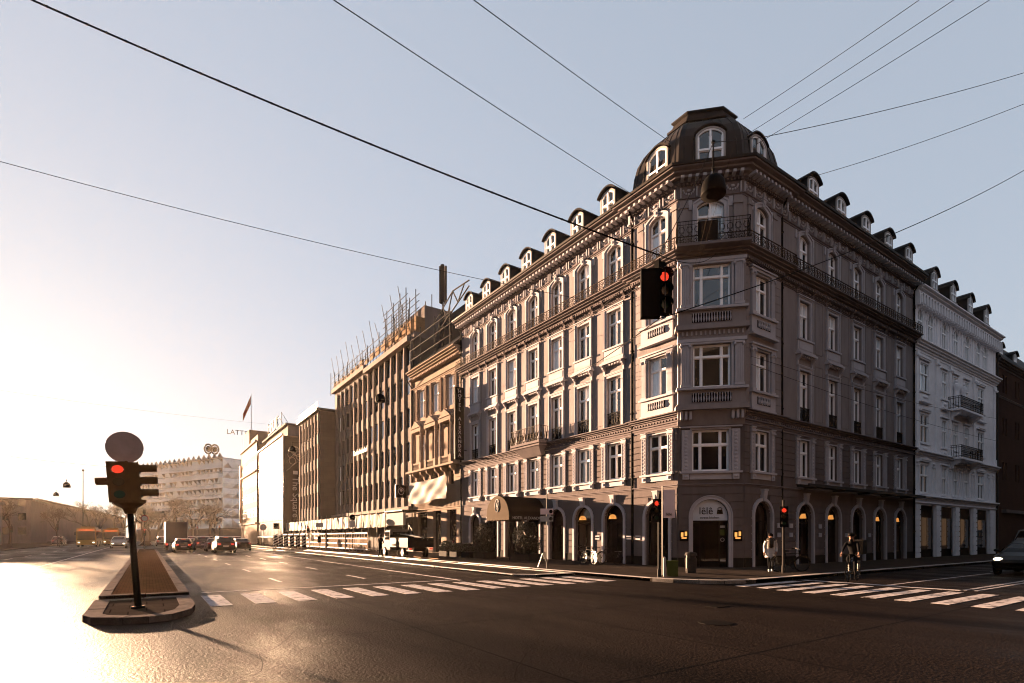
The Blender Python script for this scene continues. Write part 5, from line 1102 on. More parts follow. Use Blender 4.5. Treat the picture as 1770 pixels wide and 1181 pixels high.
bike('bicycle', 'bicycle parked nearest the second lit arch', -1.4, 8.0, R(60), R(-8), 'bicycles parked before the hotel arches')
bike('bicycle', 'bicycle standing by the downpipe of the hotel', -1.2, 6.0, R(100), R(8), 'bicycles parked before the hotel arches')
# shrubs
def leaf_mesh(rx, ry, h, n, seed, ls=.05):
    n = int(n*2.2); ls *= 1.25
    rnd = random.Random(seed); mb = MB()
    for i in range(n):
        a = rnd.uniform(0, 2*PI); q = rnd.random()**.5; zz = rnd.random(); prof = (.75+.25*math.sin(zz*PI))*(1-.35*zz*zz)*(1+.15*math.sin(a*3+zz*9+seed))
        c = Vector((rx*q*prof*math.cos(a), ry*q*prof*math.sin(a), zz*h)); d = Vector((rnd.gauss(0, 1), rnd.gauss(0, 1), rnd.gauss(0, .7))).normalized(); e = d.cross(Vector((rnd.random(), rnd.random(), 1))).normalized(); s = ls*rnd.uniform(.6, 1.4)
        mb.add([c-d*s, c+e*s*.5, c+d*s, c-e*s*.5], [(0, 1, 2, 3)])
    return mb.mesh('foliage', 'leaf')
def shrub(name, label, x, y, rx, ry, h, n, seed, cat='shrub', group=None, ls=.05, pot=.45):
    t = thing(name, label, cat, (x, y, .12), 0, group); link('foliage', leaf_mesh(rx, ry, h, n, seed, ls), t, TR(0, 0, pot))
    MB().prism([(-rx*.75, -ry*.75), (rx*.75, -ry*.75), (rx*.75, ry*.75), (-rx*.75, ry*.75)], 'z', 0, pot).build('planter', 'pot', t)
    s = MB(); 
    for k in range(4): s.tube([(0, 0, pot), (rx*.3*math.cos(k*1.6), ry*.3*math.sin(k*1.6), pot+h*.7)], [.02, .008], 5)
    s.build('stem', 'twig', t); return t
shrub('potted_shrub', 'tall dark evergreen in a planter left of the awning poles', -2.9, 16.6, .65, 1.0, 2.05, 2600, 1, group='tall planter evergreens by the entrance')
shrub('potted_shrub', 'tall dark evergreen in a planter right of the awning poles', -2.6, 12.0, .65, 1.3, 2.0, 3200, 2, group='tall planter evergreens by the entrance')
for i, (y, l) in enumerate(((18.6, 'low planter hedge beside the tall left evergreen'), (20.4, 'low planter hedge in the middle of the terrace row'), (22.2, 'low rounded planter hedge nearest the flatbed truck'))):
    shrub('planter_hedge', l, -3.0, y, .5, .85, .65+.15*(i == 2), 1500, 5+i, 'hedge', 'low planter hedges along the hotel terrace', .045, .4)
# terrace fence boards and the fallen plank
t = thing('plank', 'long wooden plank lying on the pavement by the low hedges', 'plank', (-6.3, 19, .14), R(88)); MB().box(-2.2, 2.2, -.06, .06, 0, .05).build('board', 'wood', t)
# ---------------------------------------------------------------- scaffolding, hoarding and railings
sf = thing('scaffolding', 'steel tube scaffolding with slanting poles along the office roof edge', 'scaffolding', (-.1, 49, 22.4)); rs_ = random.Random(12)
for i in range(15):
    y = OY0+1.0+i*2.4 if i else OY0+1; y = OY0+.8+i*1.98*1.0
    for x in (-.35, .75):
        zt = 25.2+(1.2 if y < 43 else 0)+rs_.uniform(-.3, .4); z0 = 22.3 if x < 0 else 22.9
        MB().tube([(x, y, z0), (x, y, zt)], .05, 5).build('standard', 'grey_post', sf, world=True)
for z in (23.4, 24.0, 24.7):
    for x in (-.35, .75): MB().tube([(x, OY0+.4, z), (x, OY1+(.8), z)], .035, 4).build('ledger', 'grey_post', sf, world=True)
for i in range(12):
    y = OY0+1.5+i*2.3; MB().tube([(-.1, y, 23.2), (.1, y+rs_.uniform(2.6, 3.2), 23.2+rs_.uniform(4.2, 5.4)+(1.2 if y < 42 else 0))], .035, 4).build('slanted_pole', 'grey_post', sf, world=True)
for i in range(14):
    y = OY0+1+i*1.9; MB().box(-.3, -.22, y, y+1.5, 22.95, 23.6+rs_.uniform(-.2, .35)).build('board', 'wood', sf, world=True)
for y in (37, 39.2, 41.5, 43.8):
    MB().tube([(-.35, y, 23.4), (.75, y+1.8, 25.4)], .03, 4).build('brace', 'grey_post', sf, world=True); MB().tube([(.75, y, 23.0), (4, y, 26)], .03, 4).build('brace', 'grey_post', sf, world=True)
for z in (25.4, 26.1, 26.8):
    for y0, y1 in ((36.2, 43.2),): MB().tube([(-.35, y0, z), (-.35, y1, z)], .035, 4).build('ledger', 'grey_post', sf, world=True); MB().tube([(.75, y0-.5, z+.1), (.75, y1, z+.1)], .035, 4).build('ledger', 'grey_post', sf, world=True)
for y in (36.6, 38.2, 40.1, 42.0):
    for x in (-.35, .75, 2.6): MB().tube([(x, y, 22.9), (x, y, 27.6+.3*rs_.random()-(y-36)*.12)], .05, 5).build('standard', 'grey_post', sf, world=True)
s2 = thing('scaffolding', 'scaffold railing standing on the roof of the sandstone house', 'scaffolding', (0, 30, 18.6))
for y in (26.8, 29.9, 33.0, 35.4): MB().tube([(-.35, y, 18.5), (-.35, y, 22.3)], .05, 5).build('standard', 'grey_post', s2, world=True)
for z in (19.6, 20.6, 21.6): MB().tube([(-.35, 26.5, z), (-.35, 35.6, z)], .045, 4).build('ledger', 'grey_post', s2, world=True)
for y in (26.8, 29.9): MB().tube([(-.35, y, 22), (1.5, y+3, 19.5)], .03, 4).build('brace', 'grey_post', s2, world=True)
MB().box(2.6, 8, 26.2, 34.8, 21.4, 24.0).build('roof_hut', 'slate', nb, world=True)
an = thing('antenna_mast', 'grey mobile antenna mast standing on the sandstone house roof', 'antenna', (1.2, 31.2, 21))
MB().tube([(0, 0, -1.2), (0, 0, 6.6)], .08, 8).build('mast', 'grey_post', an)
for a in (0, 2.1, 4.2): MB().box(-.17, .17, .18, .34, 3.4, 7.0).build('antenna_panel', 'grey_post', an, T=Matrix.Rotation(a+.4, 4, 'Z'))
tr = thing('roof_truss', 'dark lattice truss slanting between the scaffold and hotel roof', 'truss', (1.0, 28.6, 22.2))
for a, b in (((0, 4.2, -.8), (0, -2.9, 1.7)), ((0, 4.2, .6), (0, .2, 2.4)), ((0, .2, 2.4), (0, -2.9, 2.2)), ((0, 3.4, -.5), (0, 2.2, 1.6)), ((0, 2.2, 1.6), (0, 1.4, .2)), ((0, 1.4, .2), (0, .2, 2.4)), ((0, .2, 2.4), (0, -.8, 1.0)), ((0, -.8, 1.0), (0, -2.0, 2.2))): MB().tube([a, b], .06, 4).build('truss_bar', 'grey_post', tr)
hd2 = thing('hoarding', 'protective canopy wrapped in white plastic along the office pavement', 'hoarding', (-2, 55, 0))
wr = MB(); NU = 150
for i in range(NU+1):
    y = 36.2+(88-36.2)*i/NU
    for j, z in enumerate((2.65, 3.1, 3.6, 4.05)):
        wr.v.append((-2.6+.05*math.sin(i*1.7+j)+.04*math.sin(i*.61+j*2), y, z+.04*math.sin(i*.9)+.25*max(0, (y-60)/28)*0))
for i in range(NU):
    for j in range(3): a = i*4+j; wr.f.append((a, a+1, a+5, a+4)); wr.mi.append(0)
wr.build('plastic_wrap', 'plastic_wrap', hd2, world=True, smooth=True)
MB().box(-2.5, -.4, 35.9, 88, 3.7, 3.85).build('deck', 'wood', hd2, world=True)
for i in range(22): y = 36.4+i*2.4; MB().tube([(-2.68, y, .12), (-2.68, y, 4.5)], .04, 5).build('post', 'steel', hd2, world=True)
pb = thing('fascia_panel', 'smooth white boxed panel at the near end of the wrapped hoarding', 'panel', (-2.6, 33, 0)); MB().box(-2.75, -2.5, 31.6, 35.9, 2.75, 3.95).build('panel', 'plastic_wrap', pb, world=True); MB().box(-2.9, -.3, 31.5, 36, 4.1, 4.2).build('top_board', 'iron', pb, world=True)
for y in (31.7, 35.8): MB().tube([(-2.7, y, .12), (-2.7, y, 4.1)], .05, 5).build('post', 'iron', pb, world=True)
def rail_fence(label, y0, y1, x, group):
    t = thing('barrier_fence', label, 'fence', (x, y0, .12), 0, group); L = y1-y0
    for z in (.25, .8, 1.35, 1.9): MB().box(-.03, .03, 0, L, z-.06, z+.06).build('rail', 'white_paint', t)
    for k in range(int(L/1.2)+1): MB().tube([(0.05, k*1.2, 0), (0.05, k*1.2, 2.1)], .03, 5).build('post', 'steel', t)
    m = MB()
    for k in range(int(L/.28)): m.box(.03, .045, k*.28+.05, k*.28+.17, .3, 1.3+.5*((k*7) % 3 == 0))
    m.build('infill', 'wood', t)
for i, (y0, y1) in enumerate(((37, 44), (44.5, 51.5), (52.5, 60), (60.5, 68), (68.5, 78))):
    rail_fence(['site fence of white rails nearest the truck, under the plastic canopy', 'second white rail fence from the truck, beside the round sign', 'white rail fence in the middle of the site row', 'white rail fence behind the framed plate sign', 'farthest white rail fence, behind the striped boards'][i], y0, y1, -4.3, 'white rail fences of the building site')
def board(x, y, lb_):
    t = thing('barrier_board', lb_, 'barrier', (x, y, .07), R(12)); st = MB(); st.box(-.3, .3, -.03, .03, .35, 1.75)
    st.build('board', 'black', t); s = MB()
    for k in range(4): s.prism([(-.3, .45+k*.36), (.3, .75+k*.36), (.3, .92+k*.36), (-.3, .62+k*.36)], 'y', -.035, -.03)
    s.build('stripe', 'sign_white', t); MB().box(-.4, .4, -.2, .2, 0, .14).build('foot', 'concrete', t); MB().tube([(0, 0, .1), (0, 0, .4)], .04, 6).build('post', 'steel', t)
for i, (x, y) in enumerate(((-7.3, 50.5), (-7.6, 52.2), (-7.9, 54), (-8.2, 56), (-8.4, 58.2), (-8.6, 60.4))):
    board(x, y, ['diagonally striped barrier board nearest the camera end of the row', 'striped barrier board, second in the row by the site fence', 'striped barrier board, third in the row by the site fence', 'striped barrier board, fourth in the row by the site fence', 'striped barrier board, fifth in the row by the site fence', 'striped barrier board farthest along the row'][i])
# ---------------------------------------------------------------- wires and hanging lamps
def px(p, q, D):
    c = (p-885)/931; r = (c*.828+.5606, -c*.5606+.828); return Vector((CX+D*r[0], CY+D*r[1], 1.65+D*(928-q)/931))
def wire(label, a, b, r=.012, sag=.0, group='overhead wires', m='black', bulbs=0, name='overhead_wire'):
    a, b = Vector(a), Vector(b); mb = MB(); n = 24; P = []
    for i in range(n+1):
        t = i/n; P.append(a.lerp(b, t)-Vector((0, 0, sag*4*t*(1-t))))
    mb.tube(P, r, 5)
    for k in range(bulbs): t = (k+.5)/bulbs; p = a.lerp(b, t)-Vector((0, 0, sag*4*t*(1-t))); mb.ball(p, (r*1.5,)*3, 6)
    o = mb.build(name, m, None); tag(o, label, 'wire', group); return o
HT = Vector((HSX, HSY, 7.39))
# coordinates below are the real anchor points: house walls, the hotel corner and posts outside the frame
wire('thick twisted cable with clips crossing the upper left sky to the hanging signal', px(28, -12, 8.5), HT, .015, .12, bulbs=40)
wire('thin wire ending left of the dome, lower of the two from upper left', (-24.5, -6.0, 12.0), (-.2, 4.6, 20.2), .012, .1)
wire('thin wire from upper left reaching the dome shoulder', (-22.5, -6.5, 13.0), (.9, 3.2, 22.8), .012, .1)
wire('steepest wire rising right of the dome top', (1.4, -4.9, 27.0) if 0 else px(1592, -2, 20), (2.6, .2, 23.0), .012, .05)
wire('second wire rising right of the dome', px(1652, -2, 20), (3.0, .1, 22.4), .012, .05)
wire('third wire rising right of the dome', px(1714, -2, 20), (3.4, .0, 21.9), .012, .05)
wire('long flat wire from the right frame edge to the lamp hook', px(1790, 120, 24), px(1316, 238, 20), .012, .15)
wire('wire from the right edge meeting the hotel roof by the first dormer', px(1790, 172, 24), (5.2, -.6, 20.2), .012, .2)
wire('wire from the right edge crossing the hotel front down to the hanging signal', px(1790, 283, 22), Vector((HSX, HSY, 6.1)), .012, .35)
wire('wire from the left edge to the hotel facade below the cornice', px(-12, 276, 22), (-.1, 6.2, 14.9), .013, .35)
wire('short wire from the hanging signal to the left hotel front', HT, (-.1, 12.8, 14.6), .012, .2)
wire('lower wire from the hanging signal to the left hotel front', (HSX, HSY, 6.1), (-.1, 13.4, 11.9), .012, .3)
wire('wire from the hanging signal to the chamfered hotel corner', HT, (.9, .6, 15.8), .012, .3)
wire('low wire crossing the right hotel front between second and third floor', (2.2, -.5, 10.6), (40, -.4, 12.2), .012, .35)
wire('lower of the two wires along the right hotel front', (2.2, -.5, 10.2), (40, -.4, 10.2), .012, .3)
wire('wire spanning the boulevard to the office building front', (-.3, 49, 14.6), (-38, 52, 15.5), .008, .6)
wire('far wire spanning the boulevard near the glass front', (-3, 88, 13.5), (-40, 96, 14), .02, .9)
wire('long slanting tram wire from the annex gable to the far corner', (-2.2, 63.5, 17), (-4, 150, 9), .03, .6)
wire('lower slanting wire from the annex gable', (-2.2, 63.5, 15.2), (-4, 150, 8), .03, .6)
wire('wire carrying the lamp in front of the dome', px(1316, 238, 20), px(1233, 246, 16), .012, .02)
wire('red-brown stay wire hanging from the dome lamp to the oriel', px(1268, 252, 17), px(1180, 545, 22), .004, .1, m='scarf')
wire('second red-brown stay wire beside the oriel', px(1240, 300, 17), px(1198, 470, 22), .004, .1, m='scarf')
wire('wire between the dome lamp and the hanging signal', px(1233, 246, 16), HT+Vector((0, 0, .02)), .01, .1)
wire('wire from the dome lamp up to the hotel tower', px(1233, 246, 16), (2.0, 1.6, 22.6), .01, .05)
def hang_lamp(label, c, s=1.0, drop=1.2, group='pendant street lamps'):
    t = thing('pendant_street_lamp', label, 'street lamp', c, 0, group); b = MB(); b.lathe([(.35, 0), (.36, .04), (.35, .2), (.32, .36), (.24, .5), (.12, .58), (.05, .64)], 20); b.build('lamp_shade', 'black', t, T=Matrix.Scale(s, 4), smooth=True)
    b = MB(); b.lathe([(.33, .02), (.2, .0), (.0, -.01)], 14); b.build('lamp_glass', 'black', t, T=Matrix.Scale(s, 4)); b = MB(); b.tube([(0, 0, .58), (0, 0, drop)], .02, 6); b.ball((0, 0, .8), (.05, .05, .09), 8); b.ball((0, 0, drop), (.06, .06, .06), 8); b.build('hanger', 'black', t, T=Matrix.Scale(s, 4)); return t
c = px(1233, 338, 16); hang_lamp('dark dome-shaped street lamp hanging right in front of the hotel tower', tuple(c), 1.0, (px(1233, 246, 16).z-c.z))
hang_lamp('dark street lamp hanging before the tall office fins', tuple(px(657, 695, 45)), 1.15, 1.0)
hang_lamp('street lamp hanging before the lettered brick gable', tuple(px(505, 781, 70)), 1.2, 1.0)
hang_lamp('small distant street lamp over the left carriageway, the larger of two', tuple(px(115, 843, 70)), 1.2, .8)
hang_lamp('tiny distant street lamp over the left carriageway, the lower of two', tuple(px(97, 858, 95)), 1.2, .8)
wire('wire holding the lamp before the office fins', tuple(px(657, 695, 45)+Vector((0, 0, 1.15))), (-.1, 41, 15.6), .014, .05)
wire('wire holding the lamp before the lettered gable', tuple(px(505, 781, 70)+Vector((0, 0, 1.2))), (-2.2, 66, 15.8), .014, .05)
# ---------------------------------------------------------------- trees (winter)
def tree_mesh(seed, h):
    rnd = random.Random(seed); tr = MB(); tw = MB()
    def grow(p, d, L, r, lv):
        q = p+d*L; (tr if lv < 2 else tw).tube([p, (p+q)/2+Vector((rnd.uniform(-1, 1), rnd.uniform(-1, 1), 0))*L*.05, q], [r, r*.85, r*.65], 6 if lv < 2 else 3, cap=False)
        if lv >= 6: return
        for _ in range(3 if lv < 4 else 3):
            nd = (d+Vector((rnd.gauss(0, .5), rnd.gauss(0, .5), rnd.gauss(.12, .3)))*(.75+.1*lv)).normalized(); grow(p+d*L*rnd.uniform(.65, 1), nd, L*rnd.uniform(.62, .8), max(r*.6, .012), lv+1)
    grow(Vector((0, 0, 0)), Vector((0, 0, 1)), h*.27, h*.022, 0)
    return tr.mesh('trunk', 'twig'), tw.mesh('crown', 'twig')
TMs = [tree_mesh(s, 11) for s in (3, 8, 15)]
def tree(label, x, y, s, k, group):
    t = thing('bare_tree', label, 'tree', T=TR(x, y, 0, k*1.7) @ Matrix.Scale(s, 4), group=group); link('trunk', TMs[k % 3][0], t); link('crown', TMs[k % 3][1], t)
trs = [(-28, 175, 1.5), (-33, 160, 1.3), (-31, 190, 1.5), (-24, 182, 1.4), (-20, 176, 1.25), (-16, 178, 1.7), (-11, 180, 1.6), (-6, 182, 1.7), (-26, 205, 1.6), (-37, 185, 1.5), (-42, 165, 1.2), (-47, 140, 1.2), (-4, 186, 1.15), (-22, 168, 1.1), (-50, 135, 1.1), (-14, 170, .9)]
for i, (x, y, s) in enumerate(trs): tree('bare winter tree with fine twigs standing in the haze where the boulevard ends', x, y, s, i, 'bare trees at the end of the boulevard')
pt = thing('lattice_mast', 'tall lattice mast rising from the haze left of the buses', 'mast', (-52, 122, 0))
for dx, dy in ((0, 0), (1.2, 0), (1.2, 1.2), (0, 1.2)): MB().tube([(dx, dy, 0), (dx, dy, 15)], .09, 4).build('leg', 'iron', pt)
b = MB(); 
for k in range(12): b.tube([(0, 0, k*1.25), (1.2, 0, k*1.25+1.25)], .05, 3); b.tube([(1.2, 0, k*1.25), (1.2, 1.2, k*1.25+1.25)], .05, 3)
b.build('bracing', 'iron', pt)
pm = thing('lamp_mast', 'thin mast between the two left signal heads', 'mast', (-33, 118, 0)); MB().tube([(0, 0, 0), (0, 0, 14.5)], [.12, .06], 6).build('mast', 'iron', pm); MB().ball((0, 0, 14.6), .22, 8).build('mast_head', 'iron', pm)
# ---------------------------------------------------------------- vehicles: x forward, stations of the body
CARP = {
 'hatch': dict(L=4.2, W=.88, st=[(-2.1, .45, .5, .72), (-2.05, .3, .95, 1.0), (-1.75, .22, .98, 1.42), (-.9, .2, .96, 1.48), (.1, .2, .94, 1.45), (.95, .2, .93, 1.0), (1.75, .22, .82, .86), (2.05, .3, .68, .7), (2.12, .42, .5, .52)]),
 'sedan': dict(L=4.6, W=.9, st=[(-2.35, .45, .6, .66), (-2.3, .32, .98, 1.02), (-1.6, .22, .98, 1.06), (-1.0, .2, .96, 1.4), (-.1, .2, .95, 1.46), (.5, .2, .94, 1.36), (1.15, .2, .93, .98), (2.0, .22, .8, .84), (2.3, .32, .66, .68), (2.36, .42, .5, .52)]),
 'suv': dict(L=4.6, W=.95, st=[(-2.3, .45, .6, .7), (-2.25, .32, 1.05, 1.1), (-2.0, .26, 1.08, 1.62), (-1.0, .25, 1.05, 1.72), (.2, .25, 1.03, 1.68), (1.0, .25, 1.02, 1.1), (1.9, .27, .98, 1.0), (2.25, .35, .8, .82), (2.3, .45, .6, .62)]),
 'van': dict(L=5.2, W=1.0, st=[(-2.6, .4, 1.1, 2.15), (-2.55, .3, 1.15, 2.3), (-1.0, .25, 1.15, 2.35), (.9, .25, 1.15, 2.3), (1.75, .25, 1.12, 1.3), (2.4, .3, .9, 1.0), (2.6, .4, .6, .62)])}
def car_meshes(kind, paint_):
    P = CARP[kind]; W = P['W']; body = MB(); gl = MB(); K = 12; rings = []
    for x, z0, zs, zt in P['st']:
        e = 1-.12*(abs(x)/(P['L']/2))**4; w = W*e; cab = zt-zs > .2; tw = w*(.74 if cab else .9)
        rings.append([(x, -w*.86, z0), (x, -w, z0+.12), (x, -w*1.0, (z0+zs)/2), (x, -w*.97, zs), (x, -tw, zt-.05), (x, -tw*.82, zt), (x, tw*.82, zt), (x, tw, zt-.05), (x, w*.97, zs), (x, w, (z0+zs)/2), (x, w, z0+.12), (x, w*.86, z0)])
    n = len(rings); F = []
    for i in range(n-1):
        for k in range(K): F.append((i*K+k, i*K+(k+1) % K, (i+1)*K+(k+1) % K, (i+1)*K+k))
    F += [tuple(range(K))[::-1], tuple(range((n-1)*K, n*K))]
    body.add([v for r in rings for v in r], F)
    S_ = P['st']
    def side(i, t, s, off=.012): a, b = rings[i][3 if s < 0 else 8], rings[i][4 if s < 0 else 7]; return (a[0]+(b[0]-a[0])*t, a[1]+(b[1]-a[1])*t+s*off, a[2]+(b[2]-a[2])*t)
    for i in range(n-1):
        ca, cb = S_[i][3]-S_[i][2] > .2, S_[i+1][3]-S_[i+1][2] > .2
        for s in (-1, 1):
            if ca and cb and not (kind == 'van' and i < 2): gl.quad(side(i, .1, s), side(i+1, .1, s), side(i+1, .88, s), side(i, .88, s))
        if ca != cb:   # windscreen and rear screen
            hi, lo = (i, i+1) if ca else (i+1, i); A = rings[hi]; B = rings[lo]; d = .02 if ca else -.02
            f = lambda k, t: (A[k][0]+(B[k][0]-A[k][0])*t+d, A[k][1]*.96+(B[k][1]*.96-A[k][1]*.96)*t, A[k][2]+(B[k][2]-A[k][2])*t+.015)
            gl.quad(f(5, .12), f(6, .12), f(7, .9), f(4, .9))
            for s in (-1, 1): gl.add([side(hi, .1, s), side(hi, .88, s), (B[0][0], s*abs(B[3][1])+s*.012, B[3][2]+.02)], [(0, 1, 2)])
    return body.mesh('body', paint_), gl.mesh('window', 'car_glass')
CM = {}
wh_ = MB(); wh_.tube([(0, -.1, 0), (0, -.09, 0), (0, .09, 0), (0, .1, 0)], [.29, .325, .325, .29], 20); WHM = wh_.mesh('wheel', 'tyre', False); rm_ = MB(); rm_.tube([(0, .08, 0), (0, .105, 0)], [.22, .2], 14)
for k in range(5): a = 2*PI*k/5; rm_.tube([(0, .108, 0), (.19*math.cos(a), .108, .19*math.sin(a))], .025, 4)
RMM = rm_.mesh('rim', 'steel')
def car(label, kind, paint_, x, y, rz, tail='red_dim', head='chrome', group=None, name='car', cat='car', z=0, mirrors=True):
    if (kind, paint_) not in CM: CM[(kind, paint_)] = car_meshes(kind, paint_)
    P = CARP[kind]; W = P['W']; L = P['L']/2; t = thing(name, label, cat, (x, y, z), rz, group); bo = link('body', CM[(kind, paint_)][0], t); link('window', CM[(kind, paint_)][1], bo)
    b = bo.modifiers.new('bevel', 'BEVEL'); b.width = .05; b.segments = 2; b.limit_method = 'ANGLE'; b.angle_limit = R(25)
    for wx in (-L*.62, L*.64):
        for s in (-1, 1): w = link('wheel', WHM, t, TR(wx, s*(W-.1), .325, 0 if s > 0 else PI)); link('rim', RMM, w)
    zt = P['st'][1][2]; zh = .68 if kind != 'van' else .85
    for s in (-1, 1):
        a = MB(); a.box(-L-.02, -L+.14, s*W*.62-.13, s*W*.62+.15, zt-.22, zt-.05); a.build('taillight', tail, t)
        a = MB(); a.ball((L-.06, s*W*.66, zh), (.1, .17, .085), 10); a.build('headlight', head, t)
        if mirrors: a = MB(); a.ball((L*.36, s*(W+.1), zt+.06), (.08, .11, .07), 8); a.build('mirror', paint_, t)
    a = MB(); a.box(-L-.03, -L+.05, -.26, .26, zt-.38, zt-.27); a.build('number_plate', 'sign_white', t); a = MB(); a.box(L-.1, L+.03, -.26, .26, .38, .48); a.build('number_plate', 'sign_white', t)
    MB().box(-L-.04, -L+.1, -W*.8, W*.8, .34, .5).build('bumper', 'black', t); MB().box(L-.1, L+.035, -W*.7, W*.7, .34, .5).build('bumper', 'black', t)
    if kind in ('hatch', 'suv') and tail == 'red_dim': a = MB(); a.box(-L+.26, -L+.36, -.2, .2, P['st'][2][3]-.06, P['st'][2][3]-.0); a.build('brake_light', tail, t)
    return t
N_ = PI/2
car('black hatchback with lit brake lights waiting beside the median', 'hatch', 'car_black', -19.5, 51.5, N_)
car('large black estate with lit tail lamps, nearest car in the middle lane', 'suv', 'car_black', -16.15, 46.5, N_)
car('dark car just ahead of the large black estate', 'sedan', 'car_grey', -16.3, 54.5, N_-.02)
car('pale silver car third in the middle lane queue', 'suv', 'car_silver', -17.0, 61, N_)
car('dark low car with bright lamps in the lane beside the striped boards', 'sedan', 'car_black', -13.3, 56.5, N_+.05, 'red_dim', 'headlight')
car('light van-like car far ahead near the tan brick building', 'suv', 'car_white', -10.5, 84, N_)
car('oncoming car with glaring headlights right of the black estate', 'sedan', 'car_grey', -13.2, 66.5, -N_, 'red_dim', 'headlight')
car('white car coming towards the median signal', 'suv', 'car_white', -26.0, 80, -N_, 'red_dim', 'headlight')
car('dark car far back behind the buses', 'sedan', 'car_grey', -29.5, 124, -N_)
car('far silver car queueing ahead of the truck', 'suv', 'car_silver', -20.5, 96, N_)
for i, (x, y, k, p_, l) in enumerate(((-17.2, 72, 'sedan', 'car_black', 'black car fourth in the middle lane queue'), (-17, 82, 'suv', 'car_grey', 'grey car fifth in the middle lane queue'), (-14, 92, 'sedan', 'car_silver', 'silver car far along the right lane'), (-26.5, 132, 'sedan', 'car_black', 'tiny dark oncoming car far along the boulevard'), (-12.5, 108, 'suv', 'car_black', 'dark car waiting before the far signals'), (-36.0, 112, 'suv', 'car_white', 'white van-like car parked left of the buses'))): car(l, k, p_, x, y, N_)
car('black car with lit headlights waiting at the right frame edge', 'sedan', 'car_black', 9.9, -9.1, PI, 'off_red', 'headlight')
car('white delivery van parked by the red brick building', 'van', 'car_white', 45.5, -1.6, PI, 'off_red', 'chrome', name='van', cat='van')
# buses
def bus(label, x, y, rz, group='yellow city buses'):
    t = thing('city_bus', label, 'bus', (x, y, 0), rz, group); b = MB(); b.prism([(-1.25, .35), (1.25, .35), (1.27, 1.2), (1.25, 2.85), (1.1, 3.05), (-1.1, 3.05), (-1.25, 2.85), (-1.27, 1.2)], 'x', -6, 6); bo = b.build('body', 'bus_yellow', t)
    m = bo.modifiers.new('bevel', 'BEVEL'); m.width = .12; m.segments = 2
    g = MB(); g.box(5.98, 6.03, -1.1, 1.1, 1.15, 2.5); g.build('windscreen', 'car_glass', t)
    MB().box(6.0, 6.04, -.9, .9, 2.58, 2.84).build('destination_display', 'amber_panel', t)
    for s in (-1, 1):
        MB().box(-5.6, 5.6, min(s*1.2, s*1.29), max(s*1.2, s*1.29), 1.35, 2.55).build('side_window', 'car_glass', t)
        MB().ball((6.0, s*.9, .75), (.06, .16, .1), 8).build('headlight', 'headlight', t)
        MB().box(6.0, 6.3, s*1.35-.08, s*1.35+.08, 1.9, 2.35).build('mirror', 'black', t)
        for wx in (3.6, -3.2): w = link('wheel', WHM, t, TR(wx, s*1.15, .48, 0 if s > 0 else PI) @ Matrix.Scale(1.45, 4)); link('rim', RMM, w)
    MB().box(-4.5, 3.5, -.9, .9, 3.05, 3.3).build('roof_unit', 'bus_yellow', t)
bus('yellow city bus coming head-on, the front one of two', -30.6, 98, -N_); bus('yellow city bus following behind the front bus', -27.8, 112, -N_-.05)
# box truck
bt = thing('box_truck', 'grey box truck ahead of the black hatchback', 'truck', (-19.6, 66, 0), N_)
MB().box(-3.6, 2.2, -1.2, 1.2, .9, 3.5).build('cargo_box', 'truck_grey', bt); MB().prism([(2.3, .6), (4.2, .6), (4.2, 1.5), (3.8, 2.5), (2.3, 2.6)], 'y', -1.1, 1.1).build('cab', 'car_white', bt)
b = MB(); b.box(-3.65, -3.6, -1.05, 1.05, 1.0, 2.0); b.box(-3.65, -3.6, -1.05, 1.05, 2.05, 3.4); b.build('tail_door', 'truck_grey', bt); MB().box(-3.7, 2.2, -.5, .5, .55, .9).build('chassis', 'black', bt)
for s in (-1, 1):
    MB().box(-3.68, -3.6, s*1.05-.12, s*1.05+.12, .6, .85).build('taillight', 'red_dim', bt); MB().box(-3.63, -3.58, s*1.15-.03, s*1.15+.03, .9, 3.5).build('corner_post', 'sign_white', bt)
    for wx in (-2.4, 3.1): w = link('wheel', WHM, bt, TR(wx, s*1.0, .45, 0 if s > 0 else PI) @ Matrix.Scale(1.38, 4)); link('rim', RMM, w)
# flatbed works truck by the kerb
ft_ = thing('flatbed_truck', 'small works truck with dark tipping bed parked on the pavement before the sandstone house', 'truck', (-6.0, 23.4, .12), N_-.05)
cbn = MB(); cbn.prism([(.9, .45), (3.0, .45), (3.05, 1.1), (2.7, 1.3), (2.2, 2.05), (.9, 2.1)], 'y', -.9, .9); cbo = cbn.build('cab', 'truck_grey', ft_); m_ = cbo.modifiers.new('bevel', 'BEVEL'); m_.width = .08; m_.segments = 2
b = MB(); b.box(.88, .9, -.7, .7, 1.35, 1.9); b.build('rear_window', 'car_glass', cbo); b = MB()
for s in (-1, 1): b.box(1.1, 2.2, s*.905-.01, s*.905+.01, 1.3, 1.9)
b.build('side_window', 'car_glass', cbo)
bd = MB(); bd.box(-3.2, .75, -1.0, 1.0, .75, .85); bd.box(-3.2, .75, -1.0, -.94, .85, 1.45); bd.box(-3.2, .75, .94, 1.0, .85, 1.45); bd.box(-3.25, -3.2, -1.0, 1.0, .8, 1.45); bd.box(.7, .75, -1, 1, .85, 1.7); bd.build('tipping_bed', 'black', ft_)
MB().box(-3.0, 3.0, -.4, .4, .45, .75).build('chassis', 'black', ft_); MB().box(-3.1, .6, -.9, .9, .85, 1.25).build('load', 'iron', ft_)
for k in range(3): MB().tube([(-3.4, -.5+.3*k, 1.3+.1*k), (.6, -.6+.4*k, 1.75)], .035, 5).build('pole_load', 'steel', ft_)
